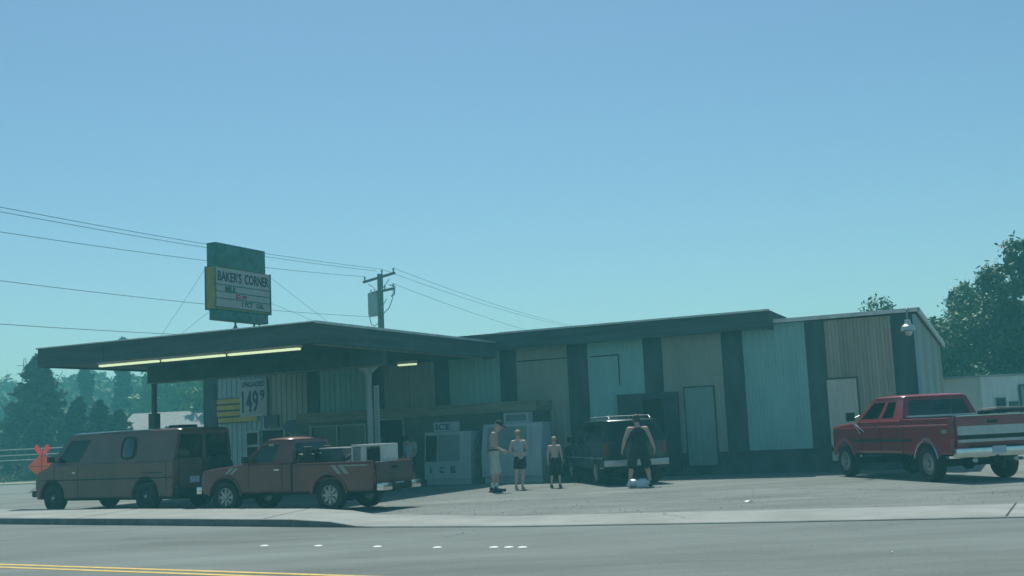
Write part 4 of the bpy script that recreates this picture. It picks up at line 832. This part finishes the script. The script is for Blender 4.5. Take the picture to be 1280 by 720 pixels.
def capp(root, J, hr, m):
    h = J['head']
    c = fuse('cap', lambda b: (b.ball(h+hr@Vector((0, .012, .065)), .106, (.85, 1.02, .78), 3, hr), b.box(h+hr@Vector((0, -.13, .055)), (.15, .12, .014), hr@Matrix.Rotation(.2, 4, 'X'), .005)), m, root, .008, 1)
    return c
def tanktop(root, J, m, k=1.0, sleeves=False, low=.0):
    def f(b):
        b.ball(J['chest'], .19, (.93*k, .63*k, .98), 3); b.ball(J['waist'], .162, (.95*k, .72*k, 1.2), 3); b.ball(J['pelvis']+Vector((0, 0, .06)), .172, (1.03*k, .76*k, .7), 3); cap(b, J['chest'], J['pelvis']+Vector((0, 0, .03-low)), .13*k, .145*k)
        b.ball(J['chest'].lerp(J['neck'], .42), .14, (1.0*k, .72, .5), 3)
        for s in 'lr':
            p = J['neck'].lerp(J['sh'+s], .55); cap(b, p+Vector((0, -.055, -.10)), p+Vector((0, 0, .045)), .03, .028); cap(b, p+Vector((0, .06, -.10)), p+Vector((0, 0, .045)), .03, .028)
            if sleeves: cap(b, J['sh'+s], J['sh'+s].lerp(J['el'+s], .55), .075*k, .068*k)
    return fuse('t_shirt' if sleeves else 'tank_top', f, m, root, .012, 2)

# shirtless man in profile
rt, J, hr = person((-.66, 30.45, 0), R(90), 'shirtless man in a dark cap and long pale shorts standing in profile', 1.84, 'skin', bulk=.92,
    pose=dict(head=(0, -.14, 1.655), neck=(0, -.045, 1.49), chest=(0, .0, 1.32), waist=(0, .0, 1.12), look=(.1, -1, -.55), ell=(.24, .01, 1.17), wrl=(.15, -.21, 1.03), elr=(-.24, .03, 1.17), wrr=(-.17, -.2, 1.02), handl=(-.35, -.8, -.5), handr=(.3, -.8, -.45),
              knl=(.09, -.05, .51), anl=(.09, -.03, .09), knr=(-.09, .02, .51), anr=(-.09, .07, .09)))
shorts(rt, J, M['khaki'], 1.0, .98, .03); shoes(rt, J, M['shoe'], 1.25); capp(rt, J, hr, M['black']); part('belt', M['black'], rt, lambda b: b.lathe([(.155, 1.03), (.162, 1.03), (.162, 1.07), (.155, 1.07)], 28, 'z').bm.transform(Matrix.Diagonal((1, .80, 1, 1))))
for s in 'lr': fuse('sock', lambda b: cap(b, J['an'+s]+Vector((0, .0, .1)), J['an'+s]-Vector((0, 0, .03)), .045, .042), M['whitecl'], rt, .01, 1)
# woman in a grey top
rt, J, hr = person((-.02, 31.3, 0), R(12), 'blond person in a pale tank top and black shorts facing the shirtless man', 1.54, 'skin2', bulk=1.02,
    pose=dict(look=(-.25, -1, -.3), ell=(.29, .05, 1.18), wrl=(.13, -.18, 1.10), handl=(-.8, -.5, .05), elr=(-.28, .05, 1.18), wrr=(-.14, -.19, 1.08), handr=(.7, -.6, -.1), head=(-.02, -.04, 1.68), hipl=(.11, 0, .94), hipr=(-.07, 0, .92), pelvis=(.03, 0, .96), knl=(.10, .0, .51), anl=(.08, .03, .09), knr=(-.12, -.09, .52), anr=(-.14, -.04, .09)))
tanktop(rt, J, M['greycl'], 1.03); shorts(rt, J, M['black'], 1.03, .55, .03); shoes(rt, J, M['skin2'], 1.0); hair(rt, J, hr, M['blond'], .02)
# boy
rt, J, hr = person((.93, 31.3, 0), R(6), 'small shirtless boy in long black shorts standing alone beside the dark wagon', 1.34, 'skin2', bulk=.95,
    pose=dict(head=(0, -.03, 1.66), look=(.1, -1, -.35), wrl=(.27, -.03, .92), knl=(.13, -.03, .51), anl=(.15, 0, .09), knr=(-.13, -.03, .51), anr=(-.16, .02, .09)))
shorts(rt, J, M['black'], 1.0, .95, .035); shoes(rt, J, M['shoe'], 1.15); hair(rt, J, hr, M['blond'])
# big man from behind
rt, J, hr = person((3.02, 29.75, 0), R(186), 'heavily built man in black tank top and shorts seen from behind', 1.80, 'skin', bulk=1.18,
    pose=dict(head=(0, -.08, 1.665), look=(0, -1, -.5), shl=(.22, .01, 1.44), shr=(-.22, .01, 1.44), ell=(.35, .03, 1.18), wrl=(.40, -.08, .95), elr=(-.33, .03, 1.17), wrr=(-.42, -.04, .95), handl=(.1, -.4, -.9), handr=(-.1, -.2, -1),
              hipl=(.11, 0, .93), hipr=(-.11, 0, .93), knl=(.20, -.04, .50), anl=(.28, .03, .09), knr=(-.20, -.05, .50), anr=(-.26, -.02, .09)))
tanktop(rt, J, M['black'], 1.20, low=.05); shorts(rt, J, M['black'], 1.2, .85, .03); shoes(rt, J, M['shoe'], 1.1); hair(rt, J, hr, M['brownhair']); part('watch', M['chrome'], rt, lambda b: b.lathe([(.030, -.02), (.037, -.02), (.037, .02), (.030, .02)], 16, 'z', (.395, -.07, .99)))
# two dim figures by the ice freezer
rt, J, hr = person(on_wall(-15.15, -1.95, 0), R(-40), 'dim person in pale t-shirt and dark shorts leaning beside the ice freezer', 1.62, 'skin', bulk=1.05,
    pose=dict(head=(-.03, -.2, 1.58), neck=(0, -.09, 1.46), chest=(0, -.03, 1.30), look=(0, -1, -.7), wrl=(.2, -.2, .95), wrr=(-.2, -.2, .98)))
tanktop(rt, J, M['greycl'], 1.08, True); shorts(rt, J, M['navy'], 1.08, .9); shoes(rt, J, M['shoe']); hair(rt, J, hr, M['brownhair'])
rt, J, hr = person(on_wall(-16.15, -2.0, 0), R(60), 'dim person in a pale shirt standing in front of the dark store doorway', 1.50, 'skin', bulk=1.0,
    pose=dict(head=(0, -.05, 1.67), look=(0, -1, -.3), wrl=(.18, -.22, 1.05)))
tanktop(rt, J, M['greycl'], 1.06, True); shorts(rt, J, M['khaki'], 1.05, .95); shoes(rt, J, M['shoe']); hair(rt, J, hr, M['brownhair'])
# white plastic bag at the big man's feet
rb = random.Random(3)
def bagf(b):
    for i in range(9): b.ball((rb.uniform(-.26, .26), rb.uniform(-.08, .08), rb.uniform(.05, .13)), rb.uniform(.09, .14), (1.3, .9, .8), 2)
bg_ = fuse('plastic_bag', bagf, M['bag'], None, .018, 1); bg_.location = (2.92, 29.35, 0); tag(bg_, 'slumped white plastic bag on the ground at the big man\'s feet', 'bag')

# ================================================================= LEFT BACKGROUND
os_ = empty('warning_sign', (-19.6, 48, 0), R(18), 'orange diamond roadworks sign with two bright flags on top', 'road sign')
part('diamond', M['orange'], os_, lambda b: b.prism([(-.54, 1.02), (0, .48), (.54, 1.02), (0, 1.56)], -.01, .01, .003))
part('rib', M['chassis'], os_, lambda b: (b.box((0, -.016, 1.02), (1.06, .008, .02)), b.box((0, -.016, 1.02), (.02, .008, 1.06))))
part('stand', M['steel'], os_, lambda b: (b.tube([(0, .03, 1.7), (0, .03, .3)], .015), *[b.tube([(0, .03, .3), (x, y, 0)], .015) for x in (-.45, .45) for y in (-.35, .4)]))
for s, a in ((-1, .35), (1, -.35)):
    part('flag', M['flag'], os_, lambda b: b.plate([(s*.02, 0, 1.52), (s*.14, -.03, 1.50), (s*.30, .02, 1.75), (s*.22, -.03, 1.92), (s*.10, .03, 1.80)], .008))
fe = empty('pipe_fence', (-36, 66.5, 0), 0, 'low pale pipe rail fence behind the cross street at far left', 'fence')
fe.rotation_euler[2] = math.atan2(-.6, 14)
for z in (1.24, 1.52, 1.84): part('rail', M['rail'], fe, lambda b: b.tube([(0, 0, z), (24, 0, z)], .028, 6))
for i in range(9): part('post', M['rail'], fe, lambda b: b.tube([(i*3, 0, 0), (i*3, 0, 1.9)], .045, 8))

def quads(C, N, S, r):
    """leaf quads: centres C, normals N, sizes S"""
    a = np.cross(N, r.normal(size=N.shape)); a /= np.linalg.norm(a, axis=1, keepdims=True)+1e-9; b = np.cross(N, a)
    a *= S[:, None]; b *= S[:, None]*.55
    V = np.stack([C-a, C-b*.9+a*.1, C+a, C+b*.9+a*.1], 1).reshape(-1, 3); F = np.arange(len(C)*4).reshape(-1, 4); return V, F
def broadleaf(loc, h, rad, seed, m, label, group, n=5200, leaf=.17, trunk=.25, low=.22, lobes=16, name='broadleaf_tree'):
    r = np.random.default_rng(seed); root = empty(name, loc, r.uniform(0, 6), label, 'tree', group)
    cz = h*(1+low)/2; hz = h*(1-low)/2; L = []
    for i in range(lobes):
        d = r.normal(size=3); d /= np.linalg.norm(d); k = r.uniform(.45, .82); L.append((np.array([d[0]*rad*k, d[1]*rad*k, cz+d[2]*hz*k]), r.uniform(.26, .42)*rad))
    L.append((np.array([0, 0, cz]), rad*.5)); L.append((np.array([0, 0, h-rad*.3]), rad*.3))
    C = []; N = []
    w = np.array([x[1]**2 for x in L]); w /= w.sum()
    for (c, q), p in zip(L, w):
        # sub clumps on each lobe
        ns = max(8, int(p*n/32))
        for _ in range(ns):
            d = r.normal(size=3); d /= np.linalg.norm(d); s = c+d*q*r.uniform(.6, 1.1); k = 40
            o = r.normal(size=(k, 3))*q*.20; C.append(s+o); nn = d+r.normal(size=(k, 3))*.7; N.append(nn/np.linalg.norm(nn, axis=1, keepdims=True))
    C = np.concatenate(C); N = np.concatenate(N); S = r.uniform(.6, 1.3, len(C))*leaf
    keep = C[:, 2] > h*low*.7; C, N, S = C[keep], N[keep], S[keep]
    V, F = quads(C, N, S, r); raw('crown', V, F, m, root)
    def tr_(b):
        b.tube([(0, 0, 0), (.05, .02, h*.3), (0, .05, h*.75)], [trunk, trunk*.75, trunk*.25], 10)
        for c, q in L[:9]: b.tube([(0, 0, h*.22), Vector((c[0]*.45, c[1]*.45, h*.25+(c[2]-h*.25)*.6)), tuple(c)], [trunk*.5, trunk*.28, .03], 6)
    part('trunk', M['bark'], root, tr_); return root
def conifer(loc, h, rad, seed, m, label, group=None, dens=1.0, droop=.25, leaf=.16, base=.06, name='conifer_tree'):
    r = np.random.default_rng(seed); root = empty(name, loc, 0, label, 'tree', group); C = []; N = []; limbs = []
    nb = int(100*dens)
    for i in range(nb):
        t = (i+.5)/nb; z = h*(base+(1-base)*t**.9); R_ = rad*(1-t)**.75*r.uniform(.65, 1.12)+.05; a = r.uniform(0, 6.283); d = np.array([math.cos(a), math.sin(a), 0])
        limbs.append(((0, 0, z), (d[0]*R_*.9, d[1]*R_*.9, z-droop*R_+.1*R_)))
        k = int(34+46*R_/rad); u = r.uniform(.12, 1, k)**.8; side = r.normal(size=k)*.16*R_*(1.1-u*.4); pr = np.array([-d[1], d[0], 0])
        P = np.array([0, 0, z])+d*(u*R_)[:, None]+pr*side[:, None]; P[:, 2] += -droop*R_*u+.12*R_*u**2+r.normal(size=k)*.06*R_; C.append(P)
        nn = np.array([0, 0, 1.])+r.normal(size=(k, 3))*.55; N.append(nn/np.linalg.norm(nn, axis=1, keepdims=True))
    C = np.concatenate(C); N = np.concatenate(N); V, F = quads(C, N, r.uniform(.7, 1.5, len(C))*leaf*1.3, r); raw('crown', V, F, m, root)
    part('trunk', M['bark'], root, lambda b: (b.tube([(0, 0, 0), (0, 0, h*.97)], [h*.022, .02], 8), *[b.tube([a, c], [.035, .01], 4) for a, c in limbs[::2]])); return root
G1 = 'trees across the side street'
conifer((-30.9, 75, 0), 7.8, 3.0, 11, M['conif'], 'tall ragged olive-green conifer at far left with its tip against the sky', G1, 1.3, .2, .2, .16)
for x, y, h, rr_, sd_, l in ((-35.2, 74, 4.9, 2.4, 21, 'dark cedar at the left picture edge beside the tall conifer'), (-33.3, 78, 4.3, 2.0, 22, 'dark cedar just behind and left of the tall conifer'), (-27.9, 74, 4.9, 1.9, 23, 'dark cedar immediately right of the tall conifer'),
        (-26.2, 73, 4.6, 1.9, 24, 'pointed dark cedar left of the grey-roofed house'), (-24.6, 72, 3.9, 1.7, 25, 'dark cedar closest to the grey roof gable'), (-29.6, 72, 3.8, 1.8, 26, 'low dark cedar in front of the tall conifer')):
    conifer((x, y, 0), h, rr_, sd_, M['cedar'], l, G1, 1.1, .1, .17, .02)
for x, y, h, sd_, l in ((-41.5, 112, 11.2, 31, 'slender conifer rising on the hillside, left of the pair'), (-38.6, 114, 12.4, 32, 'slender conifer rising on the hillside, right of the pair'), (-62, 125, 9.5, 33, 'small conifer on the hill crest at the left edge')):
    conifer((x, y, 0), h, 1.25, sd_, M['cedar'], l, 'conifers on the hillside', .7, .2, .3, .1)
# house with grey roof
ho = empty('house', (-24.6, 88, 0), 0, 'house with a plain grey hipped roof seen between the cedars and the van', 'house')
part('wall', M['hwall'], ho, lambda b: b.bx(-5.5, 2.2, 0, 7, 0, 2.7))
part('roof', M['hroof'], ho, lambda b: b._add([(-6, -.5, 2.65), (2.9, -.5, 2.65), (2.9, 7.5, 2.65), (-6, 7.5, 2.65), (-5.6, 3.5, 4.35), (.5, 3.5, 4.35)], [(0, 1, 5, 4), (1, 2, 5), (2, 3, 4, 5), (3, 0, 4), (0, 3, 2, 1)]))
for x in (-4, -1): w_ = part('window', M['trimwhite'], ho, lambda b: b.bx(x-.6, x+.6, -.04, -.003, 1, 2.1)); part('pane', M['dark'], w_, lambda b: b.bx(x-.5, x+.5, -.05, -.042, 1.1, 2.0))
part('door', M['strip'], ho, lambda b: b.bx(.6, 1.5, -.04, -.003, 0, 2.05))
for x, y, h, sd_, l in ((-22.6, 76, 2.9, 41, 'small bush peeping up before the grey roof'), (-20.2, 78, 2.6, 42, 'low bush behind the van roof beside the canopy post')):
    broadleaf((x, y, 0), h, 1.3, sd_, M['leafd'], l, G1, 1500, .16, .07, .0, 8, 'bush')
for x, y, h, rr_, sd_, l in ((-20.2, 100, 8.8, 4.4, 51, 'sunlit bushy tree behind the canopy post'), (-27, 104, 9.2, 4.4, 52, 'bushy tree on the slope above the grey roof'), (-33.5, 108, 8.6, 4.0, 53, 'round tree on the slope behind the cedars'), (-24.2, 93, 6.8, 3.2, 54, 'lighter green tree close behind the grey roof')):
    broadleaf((x, y, 0), h, rr_, sd_, M['leaf'], l, 'trees at the foot of the hill', 6000, .3, .25, .05, 16)

def hillz(x, y):
    t = max(0, min(1, (y-112)/55)); s = t*t*(3-2*t)
    edge = 1/(1+math.exp((x-25)/14)); return s*(8.2+1.0*math.sin(x*.035+1)+.9*math.sin(x*.09)+.05*(abs(x+40)))*edge-.3*(1-s)*0
hv = []; nx, ny = 60, 30
for j in range(ny):
    for i in range(nx): x = -180+i*5.4; y = 108+j*3.9; hv.append((x, y, hillz(x, y)-.06 if j else -.3))
raw('hill', hv, [(j*nx+i, j*nx+i+1, (j+1)*nx+i+1, (j+1)*nx+i) for j in range(ny-1) for i in range(nx-1)], M['hill'], smooth=True)
tag(bpy.data.objects['hill'], kind='structure')
r = np.random.default_rng(5); VV = []; FF = []; off = 0
for k in range(900):
    y = 112+r.beta(1.1, 1.4)*75; x = r.uniform(-.62, .12)*y*1.25; z = hillz(x, y); R_ = r.uniform(1.5, 2.9); hh = R_*r.uniform(1.0, 1.5); n = 130
    d = r.normal(size=(n, 3)); d /= np.linalg.norm(d, axis=1, keepdims=True); d[:, 2] = np.abs(d[:, 2])*1.0-.15
    lump = 1+.22*np.sin(d[:, 0]*5+k)*np.cos(d[:, 1]*4+k*2); C = np.array([x, y, z+hh*.35])+d*np.array([R_, R_, hh])*(lump*r.uniform(.78, 1.05, n))[:, None]
    nn = d+r.normal(size=(n, 3))*.5; nn /= np.linalg.norm(nn, axis=1, keepdims=True); V, F = quads(C, nn, r.uniform(.35, .75, n), r); VV.append(V); FF.append(F+off); off += len(V)
tag(raw('hillside_forest', np.concatenate(VV), np.concatenate(FF), M['forest']), kind='stuff')
# transmission towers on the crest
def tower(loc, h, l):
    t = empty('transmission_tower', loc, .3, l, 'tower', 'transmission towers on the crest')
    def f(b):
        for a in range(4): c = [(1, 1), (1, -1), (-1, -1), (-1, 1)][a]; d = [(1, 1), (1, -1), (-1, -1), (-1, 1)][(a+1) % 4]; b.tube([(c[0]*h*.09, c[1]*h*.09, 0), (c[0]*.1, c[1]*.1, h)], .05, 4); [b.tube([(c[0]*h*.09*(1-q), c[1]*h*.09*(1-q), h*q), (d[0]*h*.09*(1-q-.15), d[1]*h*.09*(1-q-.15), h*(q+.15))], .03, 4) for q in (0, .2, .4, .6)]
    part('lattice_mast', M['steel'], t, f)
    part('arm', M['steel'], t, lambda b: [b.tube([(-h*.14, 0, h*z), (h*.14, 0, h*z)], .05, 4) for z in (.72, .86)])
tower((-63.5, 150, 7), 7.0, 'far transmission tower beside the tall conifer tip'); tower((-57.0, 152, 7), 4.3, 'far transmission tower right of the conifer, left of the two'); tower((-54.3, 152, 7), 4.8, 'far transmission tower right of the conifer, right of the two')
# dry brush behind the fence
r = np.random.default_rng(9); C = np.stack([r.uniform(-42, -12, 9000), r.normal(70, 1.0, 9000), np.abs(r.normal(0, .5, 9000))], 1); C[:, 2] *= (.7+.5*np.sin(C[:, 0]*1.7)+.3*np.sin(C[:, 0]*.6))
N = r.normal(size=C.shape); N /= np.linalg.norm(N, axis=1, keepdims=True); V, F = quads(C, N, r.uniform(.08, .2, len(C)), r)
tag(raw('brush', V, F, M['shrub']), kind='stuff')

# ================================================================= RIGHT BACKGROUND
tl = empty('office_trailer', (17.35, 43.6, 0), R(12), 'cream and pale grey flat-roofed site trailer behind the red pickup', 'trailer')
part('wall', M['trail2'], tl, lambda b: b.bx(0, 2.75, 0, 6.5, .45, 2.76), label='pale grey front wall')
part('side_wall', M['trail'], tl, lambda b: b.bx(-.03, -.002, 0.0, 6.5, .45, 2.76))
part('side_wing', M['trail'], tl, lambda b: b.prism([(-.95, 1.2), (-.004, .003), (-.04, .003), (-.04, 6.4), (-.95, 6.4)], .45, 2.76, axis='z'))
part('roof', M['steel'], tl, lambda b: b.prism([(-1.05, 1.15), (-.05, -.06), (2.82, -.06), (2.82, 6.6), (-1.05, 6.6)], 2.765, 2.83, axis='z'))
w_ = part('window', M['post'], tl, lambda b: b.bx(.50, .98, -.04, -.003, 1.35, 1.98)); part('pane', M['dark'], w_, lambda b: b.bx(.54, .94, -.05, -.042, 1.39, 1.94))
part('vent', M['pump'], tl, lambda b: b.bx(1.10, 1.48, -.05, -.003, 1.5, 1.8))
d_ = part('door', M['icegrey'], tl, lambda b: b.bx(1.62, 2.38, -.06, -.003, .6, 2.35)); part('door_frame', M['pump'], d_, lambda b: (b.bx(1.55, 1.62, -.08, -.003, .6, 2.42), b.bx(2.38, 2.44, -.08, -.003, .6, 2.42), b.bx(1.62, 2.38, -.08, -.003, 2.35, 2.42)))
part('undercarriage', M['chassis'], tl, lambda b: b.bx(.1, 2.6, .2, 6.2, .1, .447))
G2 = 'trees behind the store on the right'
for x, y, h, rr_, sd_, m, l, n, lf in ((21.2, 54, 7.3, 2.6, 61, 'leaf', 'dense rounded green tree just right of the store roof', 34000, .11), (23.6, 53, 6.6, 2.6, 62, 'leafd', 'dark dense tree between the rounded tree and the tallest one', 18000, .11),
        (21.7, 49, 8.6, 2.2, 63, 'leafd', 'tallest open-crowned tree at the right picture edge', 20000, .12), (24.6, 50, 9.4, 2.4, 64, 'leafd', 'tall tree partly outside the right picture edge', 9000, .12),
        (17.4, 55, 6.95, 2.7, 65, 'leaf', 'small treetop showing just above the store roof', 20000, .10), (19.6, 50, 5.4, 2.2, 66, 'leafd', 'low dark tree directly behind the trailer, left', 14000, .11), (22.8, 51, 5.6, 2.6, 67, 'leafd', 'low dark tree directly behind the trailer, right', 14000, .11)):
    broadleaf((x, y, 0), h, rr_, sd_, M[m], l, G2, n, lf, .2, .1 if h > 6 else 0, 18)

# ================================================================= LENS VEIL (added teal volume)
hz = part('lens_veil', M['glass'], None, lambda b: b.bx(-190, 190, -60, 230, -1.1, 15.2), angle=None)
hm = bpy.data.materials.new('lens_veil'); hm.use_nodes = True; hm.node_tree.nodes.clear()
pv = hm.node_tree.nodes.new('ShaderNodeVolumePrincipled'); ou = hm.node_tree.nodes.new('ShaderNodeOutputMaterial')
pv.inputs['Color'].default_value = VEIL_COLOR; pv.inputs['Density'].default_value = VEIL_DENSITY; pv.inputs['Anisotropy'].default_value = 0
hm.node_tree.links.new(pv.outputs[0], ou.inputs['Volume']); hz.data.materials.clear(); hz.data.materials.append(hm); tag(hz, kind='stuff')
